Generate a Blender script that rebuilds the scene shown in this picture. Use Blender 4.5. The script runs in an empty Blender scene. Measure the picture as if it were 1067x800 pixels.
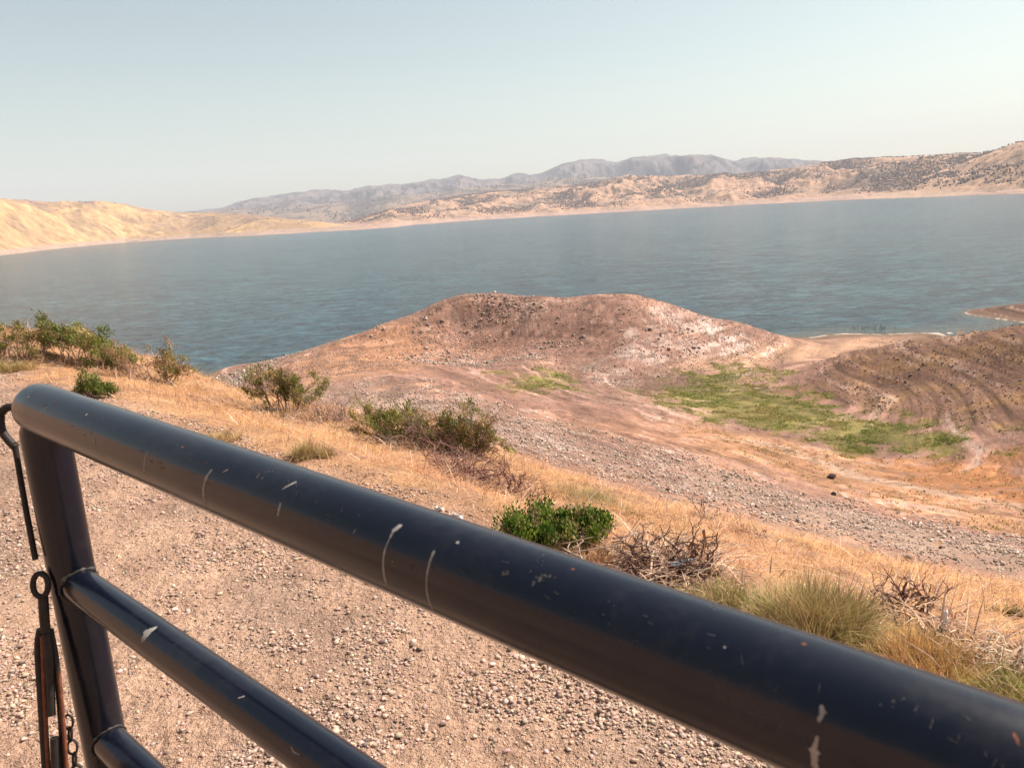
import bpy, math, random
import numpy as np
from mathutils import Vector, Matrix
PI = math.pi
R = math.radians
random.seed(7)
rng = np.random.default_rng(7)
scene = bpy.context.scene
C = scene.collection

# ------------------------------------------------------------------ camera
CAM_Z = 1.55                       # above the gravel road (z = 0); the lake lies at z = -30
WATER = -30.0
PITCH, ROLL, FPX = R(12.8), R(3.5), 800.0
fw = np.array([0, math.cos(PITCH), -math.sin(PITCH)])
r0 = np.array([1.0, 0, 0]); u0 = np.array([0, math.sin(PITCH), math.cos(PITCH)])
rt = r0*math.cos(ROLL) - u0*math.sin(ROLL)
up = u0*math.cos(ROLL) + r0*math.sin(ROLL)
CAM = np.array([0, 0, CAM_Z])
cam_data = bpy.data.cameras.new('camera'); cam = bpy.data.objects.new('camera', cam_data); C.objects.link(cam)
cam.matrix_world = Matrix(((rt[0], up[0], -fw[0], 0), (rt[1], up[1], -fw[1], 0), (rt[2], up[2], -fw[2], CAM_Z), (0, 0, 0, 1)))
cam_data.sensor_width = 36; cam_data.lens = 36*FPX/1067.0
cam_data.clip_start = 0.02; cam_data.clip_end = 60000
cam_data.dof.use_dof = True; cam_data.dof.focus_distance = 2.6; cam_data.dof.aperture_fstop = 17
scene.camera = cam

# ------------------------------------------------------------------ world, sun, exposure
SUN_EL, SUN_AZ = R(50), R(66)      # azimuth clockwise from the view direction (+Y)
world = bpy.data.worlds.new('World'); scene.world = world; world.use_nodes = True
nt = world.node_tree; nt.nodes.clear()
sky = nt.nodes.new('ShaderNodeTexSky'); sky.sky_type = 'NISHITA'; sky.sun_disc = False
sky.sun_elevation = SUN_EL; sky.sun_rotation = SUN_AZ
sky.air_density = 1.0; sky.dust_density = 1.3; sky.ozone_density = 1.0; sky.altitude = 100
hs = nt.nodes.new('ShaderNodeHueSaturation'); hs.inputs['Saturation'].default_value = 0.85
tint = nt.nodes.new('ShaderNodeMix'); tint.data_type = 'RGBA'; tint.blend_type = 'MULTIPLY'
tint.inputs[0].default_value = 1.0; tint.inputs[7].default_value = (1.05, 1.01, 0.80, 1)
bg = nt.nodes.new('ShaderNodeBackground'); bg.inputs['Strength'].default_value = 0.085
wo = nt.nodes.new('ShaderNodeOutputWorld')
nt.links.new(sky.outputs[0], hs.inputs['Color']); nt.links.new(hs.outputs[0], tint.inputs[6])
nt.links.new(tint.outputs[2], bg.inputs['Color']); nt.links.new(bg.outputs[0], wo.inputs['Surface'])
sd = bpy.data.lights.new('sun', 'SUN'); sd.energy = 5.0; sd.angle = R(0.53); sd.color = (1.0, 0.905, 0.80)
sun = bpy.data.objects.new('sun', sd); C.objects.link(sun)
sdir = Vector((math.sin(SUN_AZ)*math.cos(SUN_EL), math.cos(SUN_AZ)*math.cos(SUN_EL), math.sin(SUN_EL)))
sun.rotation_euler = sdir.to_track_quat('Z', 'Y').to_euler()
scene.view_settings.view_transform = 'Standard'; scene.view_settings.look = 'None'
scene.view_settings.gamma = 1; scene.view_settings.exposure = 0.95; scene.view_settings.use_curve_mapping = False
scene.render.engine = 'CYCLES'
scene.cycles.volume_bounces = 0

# ------------------------------------------------------------------ helpers
def ray(px, py):
    d = fw + rt*(px-533.5)/FPX + up*(400-py)/FPX
    return d
def at_z(px, py, z):
    d = ray(px, py); t = (z-CAM_Z)/d[2]; return CAM + d*t
def at_d(px, py, dist):            # point at horizontal distance dist
    d = ray(px, py); return CAM + d*(dist/math.hypot(d[0], d[1]))
def smooth(a, b, x):
    t = np.clip((x-a)/(b-a), 0, 1); return t*t*(3-2*t)
_P = np.random.default_rng(11).permutation(512); _P = np.concatenate([_P, _P, _P])
_A = np.random.default_rng(12).random(512)*2*PI; _GX, _GY = np.cos(_A), np.sin(_A)
def perlin(x, y):
    xi = np.floor(x).astype(np.int64); yi = np.floor(y).astype(np.int64)
    xf = x-xi; yf = y-yi; xi &= 511; yi &= 511
    u = xf*xf*xf*(xf*(xf*6-15)+10); v = yf*yf*yf*(yf*(yf*6-15)+10)
    def g(i, j, a, b):
        h = _P[_P[i & 511]+(j & 511)]; return _GX[h]*a+_GY[h]*b
    n00 = g(xi, yi, xf, yf); n10 = g(xi+1, yi, xf-1, yf); n01 = g(xi, yi+1, xf, yf-1); n11 = g(xi+1, yi+1, xf-1, yf-1)
    return ((n00*(1-u)+n10*u)*(1-v)+(n01*(1-u)+n11*u)*v)*1.5
def fbm(x, y, o=4, g=.5):
    s = 0; a = 1
    for i in range(o):
        s = s + a*perlin(x*2**i+17.3*i, y*2**i-9.1*i); a *= g
    return s
def ridged(x, y, o=4, g=.5):
    s = 0; a = 1; t = 0
    for i in range(o):
        s = s + a*(1-np.abs(perlin(x*2**i+31.7*i, y*2**i+5.3*i))*2); t += a; a *= g
    return s/t
def tag(o, label=None, cat=None, group=None, kind=None):
    if label: o['label'] = label
    if cat: o['category'] = cat
    if group: o['group'] = group
    if kind: o['kind'] = kind
    return o
def empty(name, loc, rz=0):
    o = bpy.data.objects.new(name, None); C.objects.link(o); o.location = loc; o.rotation_euler.z = rz
    o.empty_display_size = .1; return o
def np_mesh(name, V, F, mats, parent=None, cols=None, smoothf=False, midx=None):
    """V (n,3), F (m,k) with k 3 or 4 (or list of such arrays); cols (n,3)"""
    me = bpy.data.meshes.new(name)
    Fs = F if isinstance(F, list) else [F]
    V = np.asarray(V, dtype=np.float32)
    me.vertices.add(len(V)); me.vertices.foreach_set('co', V.ravel())
    tot = sum(f.size for f in Fs); npol = sum(len(f) for f in Fs)
    me.loops.add(tot); me.polygons.add(npol)
    me.loops.foreach_set('vertex_index', np.concatenate([f.ravel() for f in Fs]).astype(np.int32))
    sizes = np.concatenate([np.full(len(f), f.shape[1]) for f in Fs])
    me.polygons.foreach_set('loop_start', np.concatenate([[0], np.cumsum(sizes)[:-1]]).astype(np.int32))
    if midx is not None: me.polygons.foreach_set('material_index', np.asarray(midx, dtype=np.int32))
    me.update(calc_edges=True)
    if smoothf: me.polygons.foreach_set('use_smooth', np.ones(npol, dtype=bool))
    if cols is not None:
        a = me.color_attributes.new('Col', 'FLOAT_COLOR', 'POINT')
        cc = np.ones((len(V), 4), dtype=np.float32); cc[:, :3] = cols; a.data.foreach_set('color', cc.ravel())
    me.validate()
    for m in (mats if isinstance(mats, list) else [mats]): me.materials.append(m)
    o = bpy.data.objects.new(name, me); C.objects.link(o)
    if parent: o.parent = parent
    return o
def grid_faces(nr, nc):
    i = np.arange(nr-1)[:, None]*nc + np.arange(nc-1)[None, :]
    i = i.ravel(); return np.stack([i, i+1, i+nc+1, i+nc], 1)

# ------------------------------------------------------------------ materials
class NT:
    def __init__(s, name):
        s.m = bpy.data.materials.new(name); s.m.use_nodes = True; s.t = s.m.node_tree
        s.b = s.t.nodes['Principled BSDF']; s.out = s.t.nodes['Material Output']
    def n(s, k, **kw):
        x = s.t.nodes.new(k)
        for a, b in kw.items(): setattr(x, a, b)
        return x
    def l(s, a, b): s.t.links.new(a, b)
    def noise(s, scale, detail=3, rough=.6, vec=None, dim=None):
        x = s.n('ShaderNodeTexNoise'); x.inputs['Scale'].default_value = scale; x.inputs['Detail'].default_value = detail
        x.inputs['Roughness'].default_value = rough
        if vec is not None: s.l(vec, x.inputs['Vector'])
        return x.outputs['Fac']
    def ramp(s, fac, a, b, c0=(0, 0, 0, 1), c1=(1, 1, 1, 1)):
        x = s.n('ShaderNodeValToRGB'); x.color_ramp.elements[0].position = a; x.color_ramp.elements[1].position = b
        x.color_ramp.elements[0].color = c0; x.color_ramp.elements[1].color = c1
        s.l(fac, x.inputs[0]); return x.outputs[0]
    def mix(s, fac, a, b, mode='MIX'):
        x = s.n('ShaderNodeMix'); x.data_type = 'RGBA'; x.blend_type = mode
        for sock, v in ((x.inputs[0], fac), (x.inputs[6], a), (x.inputs[7], b)):
            if isinstance(v, (int, float)): sock.default_value = v
            elif isinstance(v, tuple): sock.default_value = (*v, 1) if len(v) == 3 else v
            else: s.l(v, sock)
        return x.outputs[2]
    def math(s, op, a, b):
        x = s.n('ShaderNodeMath'); x.operation = op
        for i, v in enumerate((a, b)):
            if isinstance(v, (int, float)): x.inputs[i].default_value = v
            else: s.l(v, x.inputs[i])
        return x.outputs[0]
    def bump(s, h, strength, dist):
        x = s.n('ShaderNodeBump'); x.inputs['Strength'].default_value = strength; x.inputs['Distance'].default_value = dist
        s.l(h, x.inputs['Height']); s.l(x.outputs[0], s.b.inputs['Normal']); return x
    def pos(s): return s.n('ShaderNodeNewGeometry').outputs['Position']
    def obj(s): return s.n('ShaderNodeTexCoord').outputs['Object']
    def attr(s, name='Col'):
        x = s.n('ShaderNodeAttribute'); x.attribute_name = name; return x.outputs['Color']

def mat_ground():
    s = NT('ground_soil'); p = s.pos()
    n1 = s.ramp(s.noise(55, 4, .75, p), .32, .68, (.62, .58, .56, 1), (1.28, 1.26, 1.24, 1))
    n2 = s.ramp(s.noise(2.2, 5, .7, p), .3, .7, (.74, .70, .68, 1), (1.18, 1.17, 1.15, 1))
    n3 = s.ramp(s.noise(.35, 6, .72, p), .3, .7, (.78, .74, .72, 1), (1.16, 1.15, 1.12, 1))
    c = s.mix(1.0, s.attr(), n1, 'MULTIPLY'); c = s.mix(1.0, c, n2, 'MULTIPLY'); c = s.mix(1.0, c, n3, 'MULTIPLY')
    s.l(c, s.b.inputs['Base Color']); s.b.inputs['Roughness'].default_value = .95
    s.b.inputs['Specular IOR Level'].default_value = .15
    h = s.math('ADD', s.math('MULTIPLY', s.noise(55, 4, .8, p), .012), s.math('MULTIPLY', s.noise(1.5, 8, .75, p), .25))
    s.bump(h, .8, 1.0)
    return s.m
def mat_attr(name, rough=.9, nscale=8, namp=.25, spec=.2, bump=0, transl=0):
    s = NT(name); p = s.pos()
    n = s.ramp(s.noise(nscale, 4, .7, p), .3, .7, (1-namp,)*3+(1,), (1+namp,)*3+(1,))
    c = s.mix(1.0, s.attr(), n, 'MULTIPLY')
    s.l(c, s.b.inputs['Base Color']); s.b.inputs['Roughness'].default_value = rough
    s.b.inputs['Specular IOR Level'].default_value = spec
    if bump: s.bump(s.noise(nscale*2, 4, .7, p), .6, bump)
    if transl:
        t = s.n('ShaderNodeBsdfTranslucent'); s.l(c, t.inputs['Color'])
        m = s.n('ShaderNodeMixShader'); m.inputs[0].default_value = transl
        s.l(s.b.outputs[0], m.inputs[1]); s.l(t.outputs[0], m.inputs[2]); s.l(m.outputs[0], s.out.inputs['Surface'])
    return s.m
def mat_water():
    s = NT('lake_water'); p = s.pos()
    mp = s.n('ShaderNodeMapping'); s.l(p, mp.inputs['Vector']); mp.inputs['Rotation'].default_value = (0, 0, R(8))
    mp.inputs['Scale'].default_value = (.45, 1, 1)
    v = mp.outputs[0]
    w1 = s.noise(.55, 5, .65, v); w2 = s.noise(.12, 3, .55, v); w3 = s.noise(2.4, 3, .6, v)
    mp2 = s.n('ShaderNodeMapping'); s.l(p, mp2.inputs['Vector']); mp2.inputs['Rotation'].default_value = (0, 0, R(-3)); mp2.inputs['Scale'].default_value = (.5, 1, 1)
    v2 = mp2.outputs[0]; w4 = s.noise(.07, 9, .9, v2); w5 = s.noise(.38, 5, .75, v2)
    big = s.noise(.0035, 4, .6, v); mid = s.noise(.02, 4, .6, v)
    h = s.math('ADD', s.math('ADD', s.math('MULTIPLY', w1, .55), s.math('ADD', s.math('MULTIPLY', w2, 1.4), s.math('MULTIPLY', w5, 1.6))), s.math('MULTIPLY', w3, .09))
    col = s.mix(s.ramp(big, .38, .62), (.015, .053, .080), (.029, .071, .089))
    col = s.mix(s.ramp(mid, .35, .7), col, (.019, .064, .086))
    # light and shade of the wave faces, painted into the colour as streaks
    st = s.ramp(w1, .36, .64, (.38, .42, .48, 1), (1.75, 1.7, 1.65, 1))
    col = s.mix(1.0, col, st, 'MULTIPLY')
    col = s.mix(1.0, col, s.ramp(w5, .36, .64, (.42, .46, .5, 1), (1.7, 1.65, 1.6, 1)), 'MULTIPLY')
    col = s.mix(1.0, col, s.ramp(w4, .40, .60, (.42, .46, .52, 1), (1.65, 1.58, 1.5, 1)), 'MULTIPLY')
    at = s.attr()
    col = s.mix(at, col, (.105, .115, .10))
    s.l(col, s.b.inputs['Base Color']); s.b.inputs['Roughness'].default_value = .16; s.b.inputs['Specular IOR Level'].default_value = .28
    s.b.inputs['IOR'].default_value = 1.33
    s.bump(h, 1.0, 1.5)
    return s.m
def mat_rail():
    s = NT('black_rail_paint'); o = s.obj()
    n = s.noise(9, 5, .7, o); f = s.noise(180, 3, .6, o)
    dust = s.ramp(s.math('ADD', s.math('MULTIPLY', n, .7), s.math('MULTIPLY', f, .3)), .5, .78)
    c = s.mix(s.math('MULTIPLY', dust, .11), (.004, .0055, .0125), (.17, .14, .12))  # black base tinted navy to carry the reflected sky's blue
    s.l(c, s.b.inputs['Base Color'])
    r = s.ramp(n, .3, .75, (.17,)*3+(1,), (.27,)*3+(1,)); s.l(r, s.b.inputs['Roughness'])
    s.b.inputs['Specular Tint'].default_value = (.92, .94, 1.0, 1)
    s.b.inputs['IOR'].default_value = 1.45
    s.bump(s.math('ADD', s.math('MULTIPLY', n, .002), s.math('MULTIPLY', f, .0003)), .35, .5)
    return s.m
def mat_plain(name, col, rough=.6, var=.2, scale=60, metal=0):
    s = NT(name); n = s.ramp(s.noise(scale, 4, .7, s.obj()), .3, .7, tuple(x*(1-var) for x in col)+(1,), tuple(min(1, x*(1+var)) for x in col)+(1,))
    s.l(n, s.b.inputs['Base Color']); s.b.inputs['Roughness'].default_value = rough; s.b.inputs['Metallic'].default_value = metal
    s.b.inputs['Specular IOR Level'].default_value = .3
    s.bump(s.noise(scale*3, 3, .7, s.obj()), .4, .001)
    return s.m
M = dict(ground=mat_ground(), rock=mat_attr('stone', .9, 30, .18, .2), gravel=mat_attr('gravel_stone', .9, 150, .22, .25),
         hill=mat_attr('dry_hill_grass', .95, .05, .26, .1, 9), leaf=mat_attr('leaf', .75, 40, .12, .2, 0, .28),
         straw=mat_attr('dry_straw', .8, 30, .10, .2, 0, .25), wood=mat_attr('weathered_twig', .9, 60, .2, .15),
         water=mat_water(), rail=mat_rail(),
         scratch=mat_plain('bare_scratch', (.27, .25, .235), .8, .25, 200), rust=mat_plain('rust', (.15, .05, .025), .85, .4, 120),
         white=mat_plain('white_scrap', (.75, .74, .72), .7, .08, 40), iron=mat_plain('dark_iron', (.022, .016, .015), .6, .4, 90),
         dusty=mat_plain('dusty_speck', (.055, .05, .048), .8, .3, 200), weld=mat_plain('weld_metal', (.035, .03, .027), .5, .5, 150), bottle=mat_plain('pale_plastic', (.18, .24, .30), .25, .1, 40))

# ------------------------------------------------------------------ terrain height field
ctrl = []
def cz(px, py, z): p = at_z(px, py, z); ctrl.append((p[0], p[1], z))
def cd(px, py, d): p = at_d(px, py, d); ctrl.append((p[0], p[1], p[2]))
# verge
for a in [(0,392,-.05),(0,372,-.5),(-150,380,-.4),(100,385,-.8),(200,399,-1.2),(250,412,-1.2),(340,432,-1.4),(385,441,-1.6),(430,452,-1.7),(480,464,-1.75),(520,476,-1.8),(580,494,-1.85),
          (640,511,-1.9),(720,534,-2.0),(800,556,-2.1),(940,592,-2.2),(1067,617,-2.5),(1300,650,-2.7),
          (640,600,-.35),(850,660,-.7),(1067,720,-.8),(1300,800,-.8),(400,490,-.5),(250,450,-.3),(120,410,-.2),(520,545,-.5)]: cz(*a)
# lower bank of stones
for a in [(300,412,-22.5),(285,408,-24),(310,398,-23.5),(260,404,-26.5),(245,402,-28),(340,424,-16),(430,436,-16.5),(520,454,-17),(640,492,-17),(800,532,-17.5),(940,562,-17.5),(1067,590,-17.5),(1300,640,-17)]: cz(*a)
# hidden steep bank between them
for px, py in [(200,399),(340,431),(430,451),(520,474),(640,509),(800,550),(940,578),(1067,603),(1300,640)]:
    d = ray(px, py); h = math.hypot(d[0], d[1])
    for dist, ex in ((17, -1.5), (28, -1.2)):
        ctrl.append((d[0]/h*dist, d[1]/h*dist, CAM_Z+d[2]/h*dist+ex))
for a in [(330,400,-22),(450,380,-23),(550,430,-21.5),(700,470,-21.5),(850,520,-21),(1067,560,-21),(1300,590,-21)]: cz(*a)
for a in [(700,420,-26.5),(850,450,-26),(1000,480,-25),(1067,510,-24),(1300,540,-23.5),(640,400,-27),(750,390,-28),(800,378,-28.7),(900,358,-29.5),
          (820,352,-29.6),(860,348.5,-30.0),(920,348.5,-30.0),(980,347,-30.0),(1015,342.5,-30.0),(950,351,-29.7)]: cz(*a)
# the middle mound
for a in [(425,331,165),(441,326,165),(461,317.5,165),(484,312,165),(515,310,165),(560,311,165),(620,307,165),(665,307,165),(700,317,166),(730,328,168),(400,338,165),(330,362,165),(280,380,163),
          (720,350,152),(350,385,130),(780,338,172),(700,385,135)]: cd(*a)
for a in [(480,338,-21.5),(520,346,-23.2),(600,353,-24.2),(660,364,-25.2),(450,358,-23.8),(400,365,-24.2),(550,375,-25.2)]: cz(*a)
cz(232,397,-30.0); cz(200,396,-32)
for px in (150,230,330,430,530,630,700,760):
    for d, z in ((188,-30.5),(215,-36),(260,-42)):
        q = ray(px, 300); h = math.hypot(q[0], q[1]); ctrl.append((q[0]/h*d, q[1]/h*d, z))
# right headland
for a in [(1067,341,-18),(1000,351,-20.5),(940,358,-22.8),(880,369,-25),(850,386,-27),(1067,380,-20.5),(1000,390,-22.8),(940,400,-25),(1067,430,-22.5),(1000,440,-24.2),(900,420,-26.5),
          (1200,330,-16.5),(1350,325,-15),(1300,430,-21)]: cz(*a)
for px in (880,940,1000,1067,1150):
    q = ray(px, 345); h = math.hypot(q[0], q[1]); ctrl.append((q[0]/h*(152+.01*(px-880)), q[1]/h*(152+.01*(px-880)), -29.4))
for a in [(860,340,-31),(930,340,-30.8),(1000,337,-30.7),(940,328,-33),(1000,326,-33),(860,325,-35),(1067,308,-35),(960,310,-38)]: cz(*a)
for a in [(1012,323,-29.8),(1040,322,-29.0),(1067,322,-28.6),(1150,312,-27.5),(1067,331,-29.6),(1150,325,-28.8),(1040,331,-29.9)]: cz(*a)
# lake bed and surroundings outside the frame
for th in (-85,-65,-50,-38,-28,-20):
    for d, z in ((22,-6),(45,-16),(90,-28),(130,-33),(200,-40),(400,-50)):
        if th > -45 and d < 60 and th > -32: continue
        ctrl.append((d*math.sin(R(th)), d*math.cos(R(th)), z))
for th in (0, 15, 30):
    ctrl.append((400*math.sin(R(th)), 400*math.cos(R(th)), -50))
for th in (37, 42):
    for d, z in ((12,-4.2),(22,-9.5),(38,-17.5)):
        ctrl.append((d*math.sin(R(th)), d*math.cos(R(th)), z))
for th in (50, 70):
    for d, z in ((40,-19),(60,-23),(80,-21),(150,-20),(400,-12)):
        ctrl.append((d*math.sin(R(th)), d*math.cos(R(th)), z))
ctrl = np.array(ctrl)
def lp(x, y):
    r = np.hypot(x, y); return np.log(np.maximum(r, .5)), np.arctan2(x, y)
def tps_fit(cx, cy, z, lam=2e-4):
    n = len(cx); D = np.hypot(cx[:, None]-cx[None], cy[:, None]-cy[None]); K = np.where(D > 0, D*D*np.log(np.maximum(D, 1e-9)), 0)
    A = np.zeros((n+3, n+3)); A[:n, :n] = K+np.eye(n)*lam; A[:n, n] = 1; A[:n, n+1] = cx; A[:n, n+2] = cy; A[n:, :n] = A[:n, n:].T
    return np.linalg.solve(A, np.concatenate([z, np.zeros(3)]))
cu, cv = lp(ctrl[:, 0], ctrl[:, 1]); cu = cu*.8
W = tps_fit(cu, cv, ctrl[:, 2])
def tps(u, v):
    out = W[-3]+W[-2]*u+W[-1]*v
    for i in range(len(cu)):
        D2 = (u-cu[i])**2+(v-cv[i])**2
        out = out + W[i]*.5*D2*np.log(np.maximum(D2, 1e-12))
    return out
# road edge line: from e0 to e1, s > 0 is outside (towards the lake)
e0 = at_z(0, 396, 0)[:2]; e1 = at_z(640, 612, 0)[:2]
edir = (e1-e0)/np.linalg.norm(e1-e0); enrm = np.array([-edir[1], edir[0]]);
if enrm[1] < 0: enrm = -enrm
def edge_s(x, y): return (x-e0[0])*enrm[0]+(y-e0[1])*enrm[1] + .18*fbm(x*.8, y*.8, 3)
def base_z(x, y):
    u, v = lp(x, y); z = tps(u*.8, v)
    s = edge_s(x, y)
    z = np.where(s < 0, 0, z*smooth(0, 1.6, s))
    cut = np.clip(-6.5-s, 0, 40); z = z + 22*(1-np.exp(-cut*.75/22))*(1+.12*fbm(x*.15, y*.15, 3))*smooth(0, 2, cut)   # unseen hillside behind the road, added to darken the rail's reflection
    back = smooth(R(75), R(110), np.abs(v))*smooth(3, 30, s)
    z = z*(1-back) + (-.15*s)*back
    return np.maximum(z, -60)
def stripe2(z, x, y):
    return fbm((z+.5*fbm(x*.02, y*.02, 2))*5+9, np.arctan2(x, y)*16, 3, .7)
def stripe(z, x, y):
    return fbm((z+.6*fbm(x*.02, y*.02, 2))*1.5, np.arctan2(x, y)*7, 4, .75)
def ground_z(x, y, det=True):
    r = np.hypot(x, y); z = base_z(x, y); s = edge_s(x, y)
    out = smooth(0, 3, s); far = smooth(20, 60, r)
    n = .02*fbm(x*1.1, y*1.1, 4)*(1-far)
    n = n + out*(1-far)*.07*fbm(x*1.7+4, y*1.7, 4)
    if det: n = n + (1-smooth(6, 25, r))*.006*fbm(x*14, y*14, 2)
    # far ground: gullies, low humps, and the steps the falling lake cut at each level
    above = smooth(WATER-.1, WATER+2.0, z)
    rough = .45*fbm(x*.05, y*.05, 3)+.22*fbm(x*.22+7, y*.22, 4, .6)
    zz = z+1.5*fbm(x*.02, y*.02, 2)
    step = (zz*1.1) % 1.0
    terr = .32*(smooth(0, .75, step)-step)
    th = np.arctan2(x, y)
    rr = smooth(R(19), R(27), th)*smooth(60, 85, r)
    terr = terr + rr*.12*(smooth(.1, .5, (zz*.55) % 1.0)-(zz*.55) % 1.0)
    n = n + far*above*(rough*.5+terr*.7+.09*stripe(z, x, y)+.05*stripe2(z, x, y))
    return z+n
def at(px, py):
    """first point of the terrain hit by the ray through the pixel"""
    d = ray(px, py); h = math.hypot(d[0], d[1]); d = d/h
    t = np.exp(np.linspace(math.log(1.0), math.log(400), 2500))
    X, Y = d[0]*t, d[1]*t; z = ground_z(X, Y, False); zr = CAM_Z+d[2]*t
    k = np.argmax(zr < z)
    return Vector((X[k], Y[k], z[k]))
def gz(x, y): return float(ground_z(np.array([float(x)]), np.array([float(y)]))[0])

# colour zones, in log-polar ground coordinates
def zone(poly, U, V, soft, wob=.0, X=None, Y=None):
    P = np.array([lp(*at(*p)[:2]) for p in poly]); P = np.stack([P[:, 0], P[:, 1]], 1)
    inside = np.zeros(U.shape, bool); dist = np.full(U.shape, 9.0)
    n = len(P)
    for i in range(n):
        a, b = P[i], P[(i+1) % n]
        c = ((a[1] > V) != (b[1] > V)); 
        xi = (b[0]-a[0])*(V-a[1])/((b[1]-a[1]) or 1e-9)+a[0]
        inside ^= c & (U < xi)
        ab = b-a; t = np.clip(((U-a[0])*ab[0]+(V-a[1])*ab[1])/(ab@ab+1e-12), 0, 1)
        dist = np.minimum(dist, np.hypot(U-a[0]-t*ab[0], V-a[1]-t*ab[1]))
    sd_ = np.where(inside, dist, -dist)
    if wob: sd_ = sd_ + wob*fbm(U*22, V*22, 4, .65)
    return smooth(-soft, soft, sd_)
GREEN = [(705,400),(745,386),(800,384),(790,400),(850,420),(880,430),(930,440),(1020,455),(1010,470),(940,472),(880,470),(840,450),(760,440),(700,420),(685,410)]
GREEN2 = [(540,392),(580,388),(590,396),(565,408),(545,406)]

def lerp(c, col, m): return c*(1-m[..., None])+np.array(col)*m[..., None]
def terrain_cols(X, Y, Z):
    U, V = lp(X, Y); r = np.exp(U); s = edge_s(X, Y); th = V
    c = np.zeros(X.shape+(3,)); c[:] = (.36, .225, .175)
    f1 = fbm(X*.06, Y*.06, 5, .6); f2 = fbm(X*.4, Y*.4, 4, .6)
    c = lerp(c, (.44, .28, .205), smooth(-.2, .5, f1))
    c = lerp(c, (.26, .19, .155), smooth(.1, .6, f2)*.6)
    # faint rings left by the falling water
    zz = Z+1.5*fbm(X*.02, Y*.02, 2)+.15*f2
    band = np.abs(((zz*1.1) % 1.0)-.5)*2
    c = lerp(c, (.20, .135, .11), smooth(.6, 1, band)*.55*smooth(40, 90, r))
    band2 = ((zz*3.3+f2) % 1.0); c = lerp(c, (.50, .42, .37), smooth(.75, .95, band2)*.30*smooth(40, 90, r))
    stp = stripe(Z, X, Y); fr = smooth(32, 60, r)
    Z_ = lambda poly, soft=.03, wob=.03: zone(poly, U, V, soft, wob)
    # orange dry flats
    c = lerp(c, (.48, .28, .165), Z_([(290,385),(380,345),(470,345),(520,370),(440,385),(330,398)], .05, .05)*.8)
    c = lerp(c, (.45, .27, .15), Z_([(560,440),(700,432),(830,460),(900,480),(1067,490),(1100,560),(960,535),(800,490),(640,455)], .05, .06)*.75)
    c = lerp(c, (.46, .22, .09), Z_([(900,478),(1090,470),(1090,530),(980,515)], .04, .05)*.7)
    # grey pink pebble plain
    c = lerp(c, (.33, .26, .22), Z_([(600,395),(680,380),(760,375),(720,395),(640,410),(700,430),(600,415)], .05, .05)*.8)
    c = lerp(c, (.37, .285, .235), Z_([(320,418),(340,402),(450,410),(600,450),(760,495),(1067,570),(1090,600),(900,560),(700,505),(520,465)], .03, .04)*.75)
    c = lerp(c, (.62, .57, .52), Z_([(440,420),(560,450),(640,478),(740,505),(735,515),(600,480),(470,440)], .02, .05)*.55*smooth(-.1, .4, f2))
    # sand beach
    c = lerp(c, (.50, .345, .235), Z_([(640,392),(760,368),(850,357),(920,351),(1010,347),(960,358),(870,372),(780,385)], .02, .015)*.85)
    # white crust on the mound
    wm = Z_([(618,385),(640,368),(680,345),(735,330),(778,352),(770,368),(738,366),(712,354),(672,376),(660,402),(612,404)], .02, .05)
    c = lerp(c, (.72, .66, .62), wm*np.maximum(smooth(-.25, .3, fbm(X*.25, Y*.12, 5, .7)), smooth(0, .35, stp))*.85)
    # darker brown mound
    c = lerp(c, (.27, .165, .13), Z_([(440,325),(500,305),(560,309),(660,305),(740,330),(700,345),(600,335),(480,335)], .03, .05)*.6)
    hm = Z_([(800,415),(850,385),(900,364),(1000,346),(1120,335),(1120,465),(960,440),(860,420)], .03, .03)
    c = lerp(c, (.22, .135, .095), hm*.9)
    c = lerp(c, (.34, .22, .10), hm*smooth(0, .4, fbm(X*.15+3, Y*.15, 4))*.5)
    b3 = (zz*.55) % 1.0
    c = lerp(c, (.10, .06, .05), hm*smooth(.15, .5, stripe2(Z*.6+40, X, Y))*smooth(-.4, .3, fbm(X*.1+70, Y*.1, 3))*.8)
    # spit
    c = lerp(c, (.12, .075, .055), smooth(R(29), R(30.5), th)*smooth(140, 150, r)*.8)
    # green patches
    for g in (GREEN, GREEN2): c = lerp(c, (.20, .20, .055), Z_(g, .03, .05)*.85)
    # a pale track across the orange flat
    c = lerp(c, (.48, .38, .30), Z_([(730,455),(800,460),(900,495),(1000,515),(1100,535),(1100,541),(1000,521),(900,501),(800,466)], .006, .01)*.7)
    stp2 = stripe2(Z, X, Y); brk = smooth(-.5, .4, fbm(X*.12+60, Y*.12, 4, .7))
    c = c*(1+(.36*np.clip(stp, -1, 1)*fr)[..., None])*(1+(.42*np.clip(stp2, -1, 1)*fr*brk)[..., None])*(1-(.16*fr)[..., None]*np.array([.8, 1.1, 1.0]))
    c = lerp(c, (.60, .50, .45), smooth(.35, .8, stp)*fr*brk*.35)
    # wet edge of the lake
    c = lerp(c, (.17, .12, .09), smooth(WATER+.45, WATER+.10, Z))
    c = lerp(c, (.55, .50, .45), (1-smooth(.015, .05, np.abs(Z-WATER-.02)))*smooth(R(19), R(21), th)*smooth(-.4, .2, fbm(X*.3, Y*.3, 3))*.9*(r > 60))
    # near verge: straw litter on dirt; road: pale gravel dust
    near = 1-smooth(22, 32, r)
    c = lerp(c, (.47, .285, .165), near*smooth(-.1, .5, s))
    c = lerp(c, (.36, .22, .15), near*smooth(-.1, .5, s)*smooth(0, .5, fbm(X*1.3, Y*1.3, 4)))
    road = 1-smooth(-.25, .35, s+.3*f2)
    c = lerp(c, (.45, .31, .235), road); c = lerp(c, (.35, .25, .20), road*smooth(0, .5, fbm(X*.9+5, Y*.9, 4))*.8)
    return c

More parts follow.
